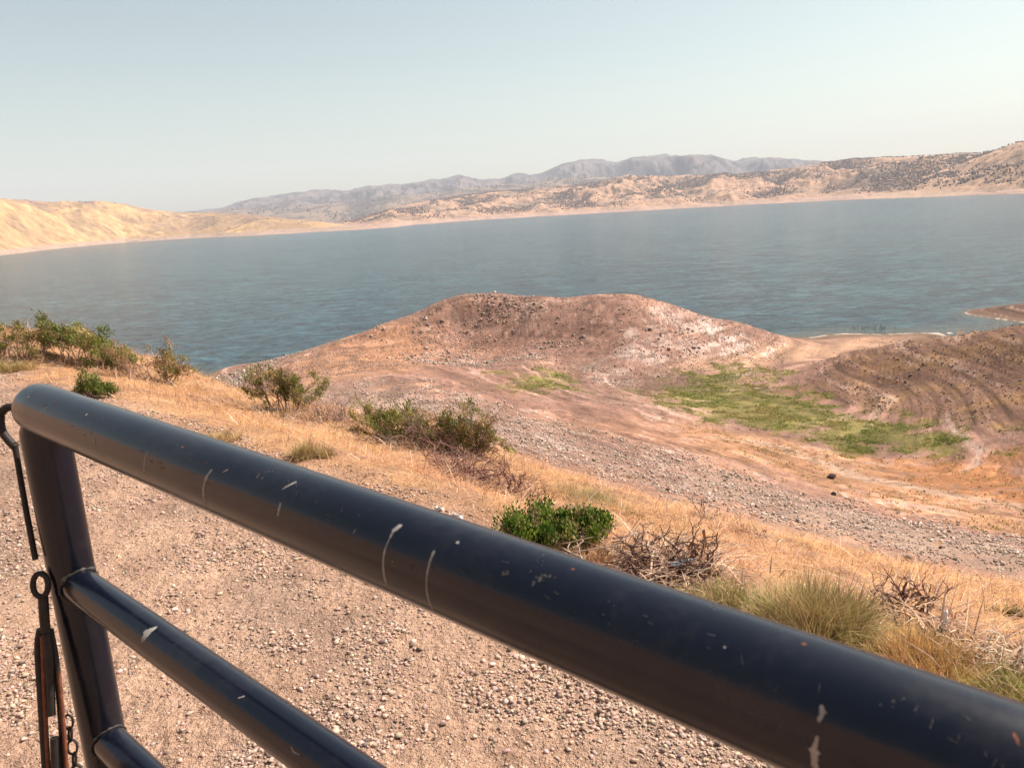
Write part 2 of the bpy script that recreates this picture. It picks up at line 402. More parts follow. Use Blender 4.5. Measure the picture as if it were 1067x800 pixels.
def build_terrain():
    n_in = 1250
    th = np.concatenate([np.linspace(-180, -48, 45, endpoint=False), np.linspace(-48, 48, n_in), np.linspace(48, 180, 46)[1:]])
    th = np.radians(th)
    rr = np.concatenate([[0.05, .4], np.exp(np.linspace(math.log(.8), math.log(420), 900))])
    T, RR = np.meshgrid(th, rr); X = RR*np.sin(T); Y = RR*np.cos(T)
    Z = ground_z(X, Y); cols = terrain_cols(X, Y, Z)
    V = np.stack([X, Y, Z], -1).reshape(-1, 3)
    F = grid_faces(len(rr), len(th))[:, ::-1]
    o = np_mesh('ground', V, F, M['ground'], cols=cols.reshape(-1, 3), smoothf=True)
    tag(o, kind='structure')
build_terrain()

# ------------------------------------------------------------------ lake
def build_lake():
    rr = np.exp(np.linspace(math.log(20), math.log(12000), 420)); th = np.radians(np.linspace(-70, 70, 700))
    T, RR = np.meshgrid(th, rr); X = RR*np.sin(T); Y = RR*np.cos(T); Z = np.full(X.shape, WATER)
    Z = Z + .05*fbm(X*.35, Y*.7, 3)*(1-smooth(300, 600, RR))
    depth = WATER-base_z(X, Y)
    sh = (1-smooth(.0, .8, depth))*(RR < 300)*.8
    cols = np.repeat(sh[..., None], 3, -1)
    o = np_mesh('lake', np.stack([X, Y, Z], -1).reshape(-1, 3), grid_faces(len(rr), len(th))[:, ::-1], M['water'], cols=cols.reshape(-1, 3), smoothf=True)
    tag(o, kind='structure')
build_lake()

# ------------------------------------------------------------------ far hills
def theta_of(px, py): d = ray(px, py); return math.atan2(d[0], d[1])
def tan_el(px, py): d = ray(px, py); return d[2]/math.hypot(d[0], d[1])
SHORE = [(-250,285),(-150,277),(0,266.5),(60,259.5),(130,253),(200,248.5),(270,245.5),(330,242),(380,239.5),(410,237),(430,234.5),(500,229.5),(560,226),(620,222.5),(700,218),
         (760,215),(800,212.5),(830,211),(870,209),(950,206),(1067,202),(1250,193),(1400,185)]
sh_t = np.array([theta_of(*p) for p in SHORE]); sh_r = np.array([np.clip((WATER-CAM_Z)/min(tan_el(*p), -.008), 1300, 3600) for p in SHORE])
sh_r = np.clip(sh_r, 1400, 3200)
blobs_hill = []
def hill_layer(label, crest, pxr, dcrest, foot, nth, nr, colf, amp, gfreq, power=.8, trees=0, tree_size=5, seed=0):
    ct = np.array([theta_of(*p) for p in crest]); ce = np.array([tan_el(*p) for p in crest])
    t0, t1 = theta_of(pxr[0], 220), theta_of(pxr[1], 200)
    th = np.linspace(t0, t1, nth); t = np.linspace(0, 1.5, nr)
    T, S = np.meshgrid(th, t)
    rf = foot(th)[None]; rc = dcrest(th)[None] if callable(dcrest) else np.full((1, nth), dcrest)
    RR = rf+(rc-rf)*S; X = RR*np.sin(T); Y = RR*np.cos(T)
    zc = CAM_Z+rc*np.interp(th, ct, ce)[None]; H = np.maximum(zc-WATER, 1)
    fine = perlin(th*260+seed, th*0)*.03+perlin(th*700+seed, th*0)*.012
    prof = np.where(S <= 1, np.sin(np.clip(S, 0, 1)*PI/2)**(1/power) if power < 1 else S**power, 1-smooth(1, 1.6, S)*.8)
    g = ridged(X*gfreq+seed, Y*gfreq*.55, 5, .55); g2 = fbm(X*gfreq*.6-seed, Y*gfreq*.6, 3)
    env = np.sin(np.clip(S, 0, 1)*PI)**.7
    Z = WATER-1+(H+1)*prof+H*env*amp*((g-.55)*1.1+g2*.35)
    # a soft ledge of bare earth at the lake's edge
    Z = np.where(S < .02, np.minimum(Z, WATER-1+S*50*1.0), Z)
    lim = CAM_Z+RR*np.interp(th, ct, ce)[None]*1.0
    Z = np.where(S < .97, np.minimum(Z, lim-(1-S)*H*.03), Z)
    H2 = 1+(.05 if dcrest == 9200 else .02)*fbm(X*.0022+5, Y*.0022, 4, .6)*smooth(.5, .9, S); Z = WATER+(Z-WATER)*H2
    rough2 = (.035*fbm(X*gfreq*3, Y*gfreq*3, 4, .6)+.03*fbm(X*gfreq*1.1+9, Y*gfreq*1.1, 2))*smooth(.02, .25, S)
    Z = Z+H*rough2
    cols = colf(X, Y, Z, T, g, S)
    V = np.stack([X, Y, Z], -1).reshape(-1, 3)
    o = np_mesh('hills', V, grid_faces(nr, nth)[:, ::-1], M['hill'], cols=cols.reshape(-1, 3), smoothf=True)
    tag(o, kind='structure')
    if trees:
        gx = np.random.default_rng(seed+5); k = gx.integers(0, nth-1, trees*5); j = gx.integers(int(nr*.06), int(nr*.7), trees*5)
        x, y, z = X[j, k], Y[j, k], Z[j, k]
        dens = smooth(-.15, .45, fbm(x*.0035+seed, y*.0025, 4, .6)+ (.55-g[j, k])*.9)*smooth(12, 34, z-WATER)
        keep = gx.random(len(x)) < dens
        x, y, z = x[keep][:trees], y[keep][:trees], z[keep][:trees]
        jx = gx.normal(0, 8, len(x)); jy = gx.normal(0, 8, len(x))
        blobs_hill.append((x+jx, y+jy, z, tree_size*gx.uniform(.5, 1.5, len(x))))
    return o
def gold(base, dark, ringc, dk=.4, veg=.0, vegc=(.10, .085, .06)):
    def f(X, Y, Z, T, g, S):
        n = fbm(X*.004, Y*.004, 5, .6); n2 = fbm(X*.02, Y*.02, 4, .6)
        c = np.zeros(X.shape+(3,)); c[:] = base
        c = lerp(c, dark, smooth(-.1, .6, n)*dk); c = c*(1+.30*fbm(X*.03, Y*.03, 4, .7))[..., None]; c = lerp(c, dark, smooth(.62, .3, g)*dk)
        if veg: c = lerp(c, vegc, smooth(.0, .35, n*.6+n2*.5+(.5-g)*.8)*veg*smooth(8, 40, Z-WATER))
        ring = 1-smooth(9, 14, Z-WATER+2*n2)
        c = lerp(c, ringc, ring)
        if veg == .30:
            crag = smooth(.62, .8, S)*smooth(.0, .35, fbm(X*.006+3, Y*.012, 4, .7)); c = lerp(c, (.20, .13, .11), crag*.75)
            gul = smooth(.12, .0, np.abs(fbm(X*.0035+8, Y*.0035, 3)))*smooth(.1, .3, S); c = lerp(c, (.26, .17, .10), gul*.5)
        lines = np.abs(((Z-WATER)*.35+n2*.4) % 1-.5)*2
        c = lerp(c, (.24, .16, .12), ring*smooth(.6, 1, lines)*.5)
        return c
    return f
foot_shore = lambda th: np.interp(th, sh_t, sh_r)
# blue mountain range at the back
hill_layer('', [(-200,236),(100,226),(200,221.5),(230,217),(262,208),(300,203),(340,198.5),(365,199),(385,194.5),(420,192),(460,187.5),(480,183.5),(500,188),(520,187.5),(540,180),(560,181),(580,175),(603,167.5),(620,168),(640,171),(655,166),(680,164),(705,163),(740,162),(765,167),(785,165.5),(820,167),(860,169),(920,172),(1000,170),(1200,165)],
           (150, 1150), 9200, lambda th: np.full(th.shape, 5600.0), 900, 130, gold((.17, .14, .13), (.085, .075, .08), (.2, .16, .13), .8, .7, (.05, .05, .055)), .55, .0011, .75, seed=3)
# second, lower blue spur
hill_layer('', [(180,225),(240,219),(300,216),(350,212),(400,206),(440,202),(470,199),(520,193),(560,190),(600,186),(700,183),(800,181),(900,178),(1100,175)],
           (170, 1150), 6200, lambda th: np.full(th.shape, 4300.0), 560, 90, gold((.24, .175, .13), (.11, .09, .08), (.2, .16, .13), .7, .7, (.06, .055, .055)), .32, .0017, .75, trees=2500, tree_size=5, seed=13)
# oak dotted hills across the lake
hill_layer('', [(200,232),(330,236),(370,229),(400,220),(430,212.5),(480,204.5),(520,200),(560,197),(620,190.5),(655,184),(700,184),(760,182),(800,180),(850,172),(882,167.5),(920,165),(960,163),(1000,161),(1100,158)],
           (230, 1150), lambda th: foot_shore(th)+1500, lambda th: foot_shore(th)-10, 900, 200, gold((.42, .255, .17), (.28, .18, .135), (.40, .265, .21), .5, .75, (.15, .115, .085)), .36, .0031, .75, trees=40000, tree_size=2.3, seed=7)
# golden hills on the left shore
hill_layer('', [(-250,190),(-100,199),(0,206),(50,209.5),(100,210),(130,214),(160,219.5),(190,222.5),(225,222),(260,223.5),(300,228),(350,233),(400,236.5),(440,239)],
           (-250, 430), lambda th: foot_shore(th)+800, lambda th: foot_shore(th)-15, 700, 180, gold((.47, .29, .14), (.31, .195, .11), (.36, .25, .19), .75, .30, (.20, .14, .10)), .42, .0022, .7, trees=60, tree_size=2.2, seed=21)
# tall golden spur on the right
hill_layer('', [(830,213),(870,204),(900,198),(930,189.5),(960,181),(1000,171),(1030,160),(1050,153),(1067,149),(1120,138),(1250,118),(1400,110)],
           (835, 1350), lambda th: foot_shore(th)+900, lambda th: foot_shore(th)-20, 560, 180, gold((.42, .26, .17), (.29, .19, .14), (.42, .29, .21), .4, .15, (.2, .15, .1)), .30, .0034, .8, trees=2600, tree_size=2.6, seed=34)
ICO_V = None
def ico():
    p = (1+5**.5)/2
    v = np.array([(-1,p,0),(1,p,0),(-1,-p,0),(1,-p,0),(0,-1,p),(0,1,p),(0,-1,-p),(0,1,-p),(p,0,-1),(p,0,1),(-p,0,-1),(-p,0,1)], float)
    v /= np.linalg.norm(v[0])
    f = np.array([(0,11,5),(0,5,1),(0,1,7),(0,7,10),(0,10,11),(1,5,9),(5,11,4),(11,10,2),(10,7,6),(7,1,8),(3,9,4),(3,4,2),(3,2,6),(3,6,8),(3,8,9),(4,9,5),(2,4,11),(6,2,10),(8,6,7),(9,8,1)])
    return v, f
IV, IF = ico()
def scatter_lumps(name, P, size, cols, mat, flat=(.35, .8), jit=.35, sink=.25, parent=None, smoothf=False):
    """many irregular lumps (stones, far crowns) in one mesh"""
    n = len(P); g = np.random.default_rng(len(P))
    base = IV[None]*(1+g.uniform(-jit, jit, (n, 12, 1)))+g.normal(0, jit*.28, (n, 12, 3))
    sc = np.stack([g.uniform(.7, 1.2, n), g.uniform(.6, 1.0, n), g.uniform(flat[0], flat[1], n)], -1)
    v = base*sc[:, None]*size[:, None, None]
    # tilt and spin
    a = g.uniform(0, 2*PI, n); ca, sa = np.cos(a)[:, None], np.sin(a)[:, None]
    tl = g.normal(0, .3, n); ct, st = np.cos(tl)[:, None], np.sin(tl)[:, None]
    x, y, z = v[..., 0], v[..., 1], v[..., 2]
    x, z = x*ct-z*st, x*st+z*ct
    x, y = x*ca-y*sa, x*sa+y*ca
    V = np.stack([x, y, z], -1)+P[:, None]; V[..., 2] += (size*sc[:, 2]*(1-2*sink))[:, None]
    F = (IF[None]+12*np.arange(n)[:, None, None]).reshape(-1, 3)
    return np_mesh(name, V.reshape(-1, 3), F, mat, parent, cols=np.repeat(cols, 12, 0), smoothf=smoothf)
bx = [np.concatenate([b[i] for b in blobs_hill]) for i in range(4)]
gc = rng.uniform(.7, 1.4, len(bx[0]))[:, None]*np.array([(.18, .135, .115)])
o = scatter_lumps('oak_scrub', np.stack(bx[:3], -1), bx[3], gc, M['rock'], (.7, 1.1), .3, .1)
tag(o, 'dark oak scrub dotted over the dry hills beyond the lake', 'trees', kind='stuff')

# ------------------------------------------------------------------ haze
def build_haze():
    me = bpy.data.meshes.new('haze'); s = 13500.0
    x0, x1, y0, y1, z0, z1 = -s, s, -600, s, -62, 900
    v = [(x, y, z) for z in (z0, z1) for y in (y0, y1) for x in (x0, x1)]
    f = [(0,2,3,1),(4,5,7,6),(0,1,5,4),(2,6,7,3),(0,4,6,2),(1,3,7,5)]
    me.from_pydata(v, [], f); o = bpy.data.objects.new('haze', me); C.objects.link(o)
    m = bpy.data.materials.new('haze_air'); m.use_nodes = True; t = m.node_tree; t.nodes.clear()
    pv = t.nodes.new('ShaderNodeVolumePrincipled'); pv.inputs['Color'].default_value = (.84, .87, 1.0, 1)
    pv.inputs['Density'].default_value = HAZE_D; pv.inputs['Anisotropy'].default_value = 0.0
    ou = t.nodes.new('ShaderNodeOutputMaterial'); t.links.new(pv.outputs[0], ou.inputs['Volume'])
    me.materials.append(m); tag(o, 'thin pale summer haze over the lake', 'haze', kind='stuff')
HAZE_D = 8.5e-5
build_haze()
# ------------------------------------------------------------------ stones
def tint(base, n, v=.18, hue=.06):
    g = np.random.default_rng(n % 9973); b = np.array(base)[None]*np.exp(g.normal(0, v, (n, 1)))*np.exp(g.normal(0, hue, (n, 3)))
    return b
def polar_pts(n, t0, t1, ra, rb, seed, area=1.0):
    """random ground points; area 1 = even per square metre, 0 = even per unit of log distance"""
    g = np.random.default_rng(seed); th = R(t0)+g.random(n)*R(t1-t0); q = g.random(n)
    if area == 0: r = np.exp(math.log(ra)+q*(math.log(rb)-math.log(ra)))
    else:
        e = 2*area; r = (ra**e+q*(rb**e-ra**e))**(1/e)
    return r*np.sin(th), r*np.cos(th), r, th, g
def stones_road():
    x, y, r, th, g = polar_pts(400000, -52, 40, 1.5, 13, 101, .5)
    s = edge_s(x, y); cl = fbm(x*1.2, y*1.2, 4, .6)
    keep = (s < .35) & (g.random(len(x)) < .12+.88*smooth(-.2, .35, cl)) 
    x, y, r = x[keep], y[keep], r[keep]; n = len(x)
    size = np.exp(g.normal(math.log(.0048), .45, n)); size = np.clip(size, .0024, .0135)*(1+.05*np.maximum(r-4, 0))
    cols = tint((.42, .295, .235), n, .20, .05); dk = g.random(n) < .14; cols[dk] *= .42
    lt = g.random(n) < .06; cols[lt] = cols[lt]*.6+np.array([.14, .12, .10])
    o = scatter_lumps('gravel', np.stack([x, y, ground_z(x, y)], -1), size, cols, M['gravel'], (.3, .65), .42, .22)
    tag(o, 'loose tan gravel covering the road behind the black gate', 'gravel', kind='stuff')
stones_road()
def zmask(poly, x, y, soft=.03, wob=.03):
    U, V = lp(x, y); return zone(poly, U, V, soft, wob)
def stones_flats():
    xs = []
    # lower bank band
    x, y, r, th, g = polar_pts(260000, -22, 42, 34, 125, 201, .3)
    m = zmask([(315,420),(340,400),(460,405),(620,450),(760,490),(1067,560),(1120,580),(1120,630),(1067,604),(930,575),(760,532),(640,500),(520,468)], x, y, .04, .05)
    cl = smooth(-.35, .5, fbm(x*.25, y*.25, 4, .7))
    k = g.random(len(x)) < m*(.35+.65*cl)*(.4+.6*smooth(-.3, .4, stripe(base_z(x, y), x, y))); xs.append((x[k], y[k], np.clip(np.exp(g.normal(math.log(.045), .5, k.sum()))*(r[k]/60)**.5, .02, .15), (.40, .30, .245)))
    # general scatter everywhere below
    x, y, r, th, g = polar_pts(30000, -25, 42, 34, 190, 202, .4)
    cl = smooth(.0, .6, fbm(x*.09, y*.09, 4, .7))
    k = (g.random(len(x)) < (.04+.3*cl)*(1-zmask(GREEN, x, y))*(1-zmask([(560,440),(700,432),(830,460),(900,475),(1120,470),(1120,560),(960,535),(800,490),(640,455)], x, y)*.9)*(1-zmask([(640,395),(760,368),(860,350),(1020,347),(960,362),(800,390)], x, y))) & (base_z(x, y) > WATER+.1); xs.append((x[k], y[k], np.clip(np.exp(g.normal(math.log(.06), .5, k.sum())), .03, .3), (.30, .215, .165)))
    # boulders of the mound: streaks along the old waterlines and the blocky crown
    x, y, r, th, g = polar_pts(110000, -22, 18, 125, 185, 203, 1)
    z = base_z(x, y); band = np.abs(((z*.42+.6*fbm(x*.03, y*.03, 3)) % 1)-.5)*2
    crown = zmask([(440,330),(455,312),(500,306),(560,312),(580,322),(520,335)], x, y, .01, .02)
    right = zmask([(600,345),(650,312),(700,316),(745,332),(770,350),(740,362),(690,372),(640,365)], x, y, .02, .03)
    streak = zmask([(430,375),(520,345),(620,340),(620,360),(520,378),(440,392)], x, y, .02, .03)
    cl = smooth(-.1, .5, fbm(x*.12, y*.12, 4, .7)); c2 = smooth(.0, .45, fbm(x*.07+9, y*.2, 4, .7))
    st_ = smooth(-.1, .4, stripe(z, x, y)); p = .04*cl+crown*.5*(.4+cl)+right*(.3*cl)*st_+streak*c2*st_*.8
    k = (g.random(len(x)) < p) & (z > WATER+.2)
    xs.append((x[k], y[k], np.clip(np.exp(g.normal(math.log(.10), .5, k.sum())), .05, .4), (.36, .265, .22)))
    # shore edge stones left of the mound and on the headland
    x, y, r, th, g = polar_pts(40000, -24, -2, 110, 175, 204, 1); z = base_z(x, y)
    k = (z > WATER-.1) & (g.random(len(x)) < .55*smooth(WATER+4.5, WATER+1.0, z)); xs.append((x[k], y[k], np.clip(np.exp(g.normal(math.log(.11), .5, k.sum())), .05, .4), (.34, .28, .23)))
    x, y, r, th, g = polar_pts(60000, 18, 42, 62, 190, 205, .9); z = base_z(x, y); hm = zmask([(800,415),(850,385),(900,364),(1000,346),(1120,335),(1120,465),(960,440),(860,420)], x, y)
    b3 = ((z+1.5*fbm(x*.02, y*.02, 2))*.55) % 1.0
    k = (z > WATER+.1) & (g.random(len(x)) < hm*(.06+.6*smooth(.1, .5, stripe(z, x, y)))+.8*((r > 160) & (th > R(29)))); xs.append((x[k], y[k], np.clip(np.exp(g.normal(math.log(.075), .4, k.sum())), .04, .25), (.25, .165, .125)))
    x, y, r, th, g = polar_pts(70000, -22, 20, 120, 180, 206, 1); z = base_z(x, y)
    k = (z > WATER+.8) & (g.random(len(x)) < .15+.7*smooth(-.2, .4, fbm(x*.1+30, y*.22, 4, .7))); xs.append((x[k], y[k], g.uniform(.04, .12, k.sum()), (.30, .21, .165)))
    P = np.concatenate([np.stack([a, b, ground_z(a, b)], -1) for a, b, *_ in xs]); S = np.concatenate([q[2] for q in xs])
    cols = np.concatenate([tint(q[3], len(q[0]), .30, .05) for q in xs])
    lt = rng.random(len(S)) < .10; cols[lt] = cols[lt]*.6+np.array([.16, .14, .125])
    dk = rng.random(len(S)) < .06; cols[dk] *= .5
    o = scatter_lumps('shore_stones', P, S, cols, M['rock'], (.4, .9), .42, .2)
    tag(o, 'pale and rust coloured stones strewn over the exposed lake shore', 'stones', kind='stuff')
stones_flats()
def boulder(px, py, size, col, label, name='rock'):
    p = at(px, py); g = np.random.default_rng(int(px)); V = []; 
    v, f = IV, IF
    bm_v = v*(1+g.uniform(-.3, .3, (12, 1)))
    # one level of subdivision with jitter for a broken surface
    vs = [tuple(a) for a in bm_v]; cache = {}; F = []
    def mid(a, b):
        k = (min(a, b), max(a, b))
        if k not in cache: cache[k] = len(vs); vs.append(tuple((np.array(vs[a])+np.array(vs[b]))/2*(1+g.uniform(-.06, .14))))
        return cache[k]
    for a, b, c in f:
        ab, bc, ca = mid(a, b), mid(b, c), mid(c, a); F += [(a, ab, ca), (b, bc, ab), (c, ca, bc), (ab, bc, ca)]
    V = np.array(vs)*np.array([1, .8, .6])*size; V[:, 2] += size*.35
    o = np_mesh(name, V, np.array(F), M['rock'], cols=np.tile(col, (len(V), 1)))
    o.location = p; tag(o, label, 'rock', 'lone dark rocks on the dry flat'); return o
boulder(866, 498, .42, (.045, .025, .02), 'larger dark brown rock alone on the orange dry flat')
boulder(869, 516, .30, (.07, .055, .05), 'small dark grey rock just below the larger dark rock on the flat')

# ------------------------------------------------------------------ blades
def blades(P, az, tilt, L, wdt, cols, bend=.6, extra=None):
    """each blade: base pair, mid pair, tip"""
    n = len(P); d = np.stack([np.sin(az), np.cos(az)], -1); perp = np.stack([d[:, 1], -d[:, 0]], -1)
    t1 = tilt; t2 = np.minimum(tilt+bend, 1.75)
    def pt(base, t, l):
        q = base.copy(); q[:, :2] += d*(np.sin(t)*l)[:, None]; q[:, 2] += np.cos(t)*l; return q
    m = pt(P, t1, L*.5); tip = pt(m, t2, L*.5)
    w = np.zeros((n, 3)); w[:, :2] = perp*wdt[:, None]*.5
    V = np.stack([P-w, P+w, m+w*.75, m-w*.75, tip], 1).reshape(-1, 3)
    b = 5*np.arange(n)[:, None]
    return V, (b+np.array([[0, 1, 2, 3]])), (b+np.array([[3, 2, 4]])), np.repeat(cols, 5, 0)
def blade_mesh(name, parts, mat, parent=None):
    V = []; Q = []; T = []; Cc = []; off = 0
    for v, q, t, c in parts: V.append(v); Q.append(q+off); T.append(t+off); Cc.append(c); off += len(v)
    return np_mesh(name, np.concatenate(V), [np.concatenate(Q), np.concatenate(T)], mat, parent, cols=np.concatenate(Cc))
def pick(g, n, pal, v=.18):
    pal = np.array(pal); c = pal[g.integers(0, len(pal), n)]; return c*np.exp(g.normal(0, v, (n, 1)))
def straw():
    x, y, r, th, g = polar_pts(330000, -50, 46, 2.4, 19, 301, .45)
    s = edge_s(x, y); z0 = base_z(x, y)
    cl = smooth(-.45, .35, fbm(x*1.0, y*1.0, 4, .6))
    bare = zmask([(640,575),(760,600),(800,640),(720,640),(650,610)], x, y, .05, .05)
    keep = (s > -.05+.5*g.random(len(x))**2) & (g.random(len(x)) < (.25+.75*cl)*smooth(-.1, 1.2, s)*(1-.8*bare)) & (z0 > -7)
    x, y, r = x[keep], y[keep], r[keep]; n = len(x)
    az = R(70)+3.0*fbm(x*.7, y*.7, 3)+g.normal(0, 1.2, n)
    lay = g.random(n); tilt = np.where(lay < .74, g.uniform(1.15, 1.5, n), g.uniform(.2, 1.1, n))
    L = g.uniform(.05, .15, n)*(1+.03*r)*(.55+.9*smooth(-.3, .5, fbm(x*2.2, y*2.2, 3))); w = g.uniform(.0018, .0036, n)*(1+.10*np.maximum(r-4, 0))
    cols = pick(g, n, [(.64, .38, .17), (.54, .29, .13), (.68, .45, .24), (.47, .24, .11), (.60, .33, .20), (.40, .22, .13)], .22)
    pk = smooth(-.1, .4, fbm(x*.35+20, y*.35, 3))[:, None]; cols = cols*(1-pk*.6)+cols*np.array([.95, .86, 1.0])*pk*.6
    z = ground_z(x, y)+.004+.05*g.random(n)*(tilt > 1.1)*smooth(-.3, .5, fbm(x*2.2, y*2.2, 3))
    m2 = 1600; q = g.integers(0, n, m2); P2 = np.stack([x[q], y[q], z[q]+.02], -1)
    long_ = blades(P2, g.uniform(0, 6.28, m2), g.uniform(1.0, 1.5, m2), g.uniform(.15, .40, m2)*(1+.02*r[q]), g.uniform(.003, .005, m2)*(1+.06*r[q]), pick(g, m2, [(.66, .52, .38), (.55, .42, .32), (.40, .27, .2)], .15), .25)
    o = blade_mesh('dry_grass', [long_, blades(np.stack([x, y, z], -1), az, tilt, L, w, cols, .35)], M['straw'])
    tag(o, 'matted straw coloured dry grass on the slope beyond the road', 'grass', kind='stuff')
straw()
def litter_twigs():
    x, y, r, th, g = polar_pts(9000, -50, 44, 2.4, 14, 311, .5); s = edge_s(x, y)
    bare = zmask([(630,570),(780,590),(830,640),(720,650),(640,615)], x, y, .08, .05)
    k = (s > .1) & (g.random(len(x)) < .08+.8*bare) & (base_z(x, y) > -5); x, y, r = x[k], y[k], r[k]; n = len(x)
    c = pick(g, n, [(.30, .19, .13), (.16, .09, .06), (.50, .36, .25), (.24, .12, .08)], .25)
    o = blade_mesh('fallen_twigs', [blades(np.stack([x, y, ground_z(x, y)+.012], -1), g.uniform(0, 2*PI, n), g.uniform(1.3, 1.55, n), g.uniform(.05, .22, n), g.uniform(.004, .008, n), c, .1)], M['wood'])
    tag(o, 'loose brown twigs and bits lying in the dry grass', 'twigs', kind='stuff')
litter_twigs()
def weeds():
    parts = []
    x, y, r, th, g = polar_pts(110000, -6, 40, 62, 145, 321, .8)
    m = np.maximum(zmask(GREEN, x, y, .03, .05), zmask(GREEN2, x, y, .03, .04))
    cl = smooth(-.3, .3, fbm(x*.25, y*.25, 4, .6)); k = g.random(len(x)) < m*(.05+.95*cl)
    x, y, r = x[k], y[k], r[k]
    nb = 6; X = np.repeat(x, nb)+g.normal(0, .16, len(x)*nb); Y = np.repeat(y, nb)+g.normal(0, .16, len(x)*nb); n = len(X)
    rr = np.hypot(X, Y)
    ct = np.repeat(pick(g, len(x), [(.19, .22, .045), (.27, .27, .065), (.34, .30, .10), (.13, .17, .03)], .18), nb, 0)
    yl = smooth(-.1, .5, fbm(X*.08+3, Y*.08, 3))[:, None]; ct = ct*(1-.7*yl)+np.array([.36, .27, .10])*.7*yl
    parts.append(blades(np.stack([X, Y, ground_z(X, Y)-.02], -1), g.uniform(0, 2*PI, n), g.uniform(.1, .9, n), g.uniform(.12, .34, n)*(.6+.9*smooth(-.3, .5, fbm(X*.3+8, Y*.3, 3))), g.uniform(.04, .09, n), ct, .5))
    o = blade_mesh('green_weeds', parts, M['leaf']); tag(o, 'bright green low weeds growing in the damp hollow by the lake', 'weeds', kind='stuff')
    # dry orange tufts and yellow-green ones on the flats and the headland
    x, y, r, th, g = polar_pts(34000, -24, 42, 34, 150, 331, .6); z = base_z(x, y)
    hd = zmask([(800,415),(870,380),(950,358),(1120,342),(1120,470),(960,450),(880,430)], x, y, .04, .04)
    orng = zmask([(700,440),(850,465),(1100,470),(1120,560),(940,530),(800,490)], x, y, .05, .05)
    sp = zmask([(545,385),(760,378),(830,400),(700,425),(560,412)], x, y, .05, .05)
    cl = smooth(0, .5, fbm(x*.15+40, y*.15, 4, .6))
    k = (z > WATER+1.0) & (g.random(len(x)) < .03*cl+.55*hd*cl+.9*orng*(.3+cl)+.10*sp)
    x, y, hd, sp = x[k], y[k], hd[k], sp[k]; nb = 6; X = np.repeat(x, nb)+g.normal(0, .14, len(x)*nb); Y = np.repeat(y, nb)+g.normal(0, .14, len(x)*nb); n = len(X)
    ct = np.repeat(pick(g, len(x), [(.46, .25, .10), (.52, .32, .13), (.38, .22, .10), (.30, .24, .08)], .2), nb, 0)
    gr = np.repeat((g.random(len(x)) < np.maximum(hd*.5, sp)), nb); ct[gr] = ct[gr]*.35+np.array([.12, .125, .03])
    o = blade_mesh('dry_tufts', [blades(np.stack([X, Y, ground_z(X, Y)-.02], -1), g.uniform(0, 2*PI, n), g.uniform(.2, 1.1, n), g.uniform(.10, .30, n), g.uniform(.05, .10, n), ct, .5)], M['straw'])
    tag(o, 'scattered dry and yellow green tufts on the flats and headland', 'grass', kind='stuff')
weeds()

# ------------------------------------------------------------------ shrubs
def tubes(lines, sides=4):
    """lines: list of (pts (k,3), radii (k))"""
    V = []; F = []; off = 0
    ang = np.linspace(0, 2*PI, sides, endpoint=False)
    for P, rad in lines:
        P = np.asarray(P); k = len(P); T = np.gradient(P, axis=0); T /= np.linalg.norm(T, axis=1)[:, None]+1e-9
        ref = np.array([0.31, .17, .93]); A = np.cross(T, ref); A /= np.linalg.norm(A, axis=1)[:, None]+1e-9; B = np.cross(T, A)
        ring = P[:, None]+(A[:, None]*np.cos(ang)[None, :, None]+B[:, None]*np.sin(ang)[None, :, None])*np.asarray(rad)[:, None, None]
        V.append(ring.reshape(-1, 3))
        i = np.arange(k-1)[:, None]*sides; j = np.arange(sides)[None]; j2 = (j+1) % sides
        F.append(np.stack([i+j, i+j2, i+sides+j2, i+sides+j], -1).reshape(-1, 4)+off); off += k*sides
    return np.concatenate(V), np.concatenate(F)
def grow(g, p, d, L, rad, depth, curl, spread, upb, out, tips, kids=(2, 4), seg=5):
    P = [p.copy()]; d = d/np.linalg.norm(d)
    for i in range(seg):
        d = d+g.normal(0, curl, 3)+np.array([0, 0, upb]); d /= np.linalg.norm(d)
        p = p+d*L/seg
        if p[2] < .01: p[2] = .01; d[2] = abs(d[2])
        P.append(p.copy())
    r1 = rad*.55 if depth > 0 else rad*.3
    out.append((np.array(P), np.linspace(rad, r1, seg+1)))
    if depth <= 1: tips.append((P, d))
    if depth == 0: return
    for _ in range(g.integers(*kids)):
        k = g.integers(seg//2, seg+1); nd = d+g.normal(0, spread, 3)
        grow(g, P[k].copy(), nd, L*g.uniform(.45, .8), rad*.55, depth-1, curl, spread, upb, out, tips, kids, seg)
def base_of(px, py, w, h):
    p = at(px, py); D = p.length; dep = abs(float(np.dot(np.array(p)-CAM, fw)))
    return p, w*dep/FPX, h*dep/FPX
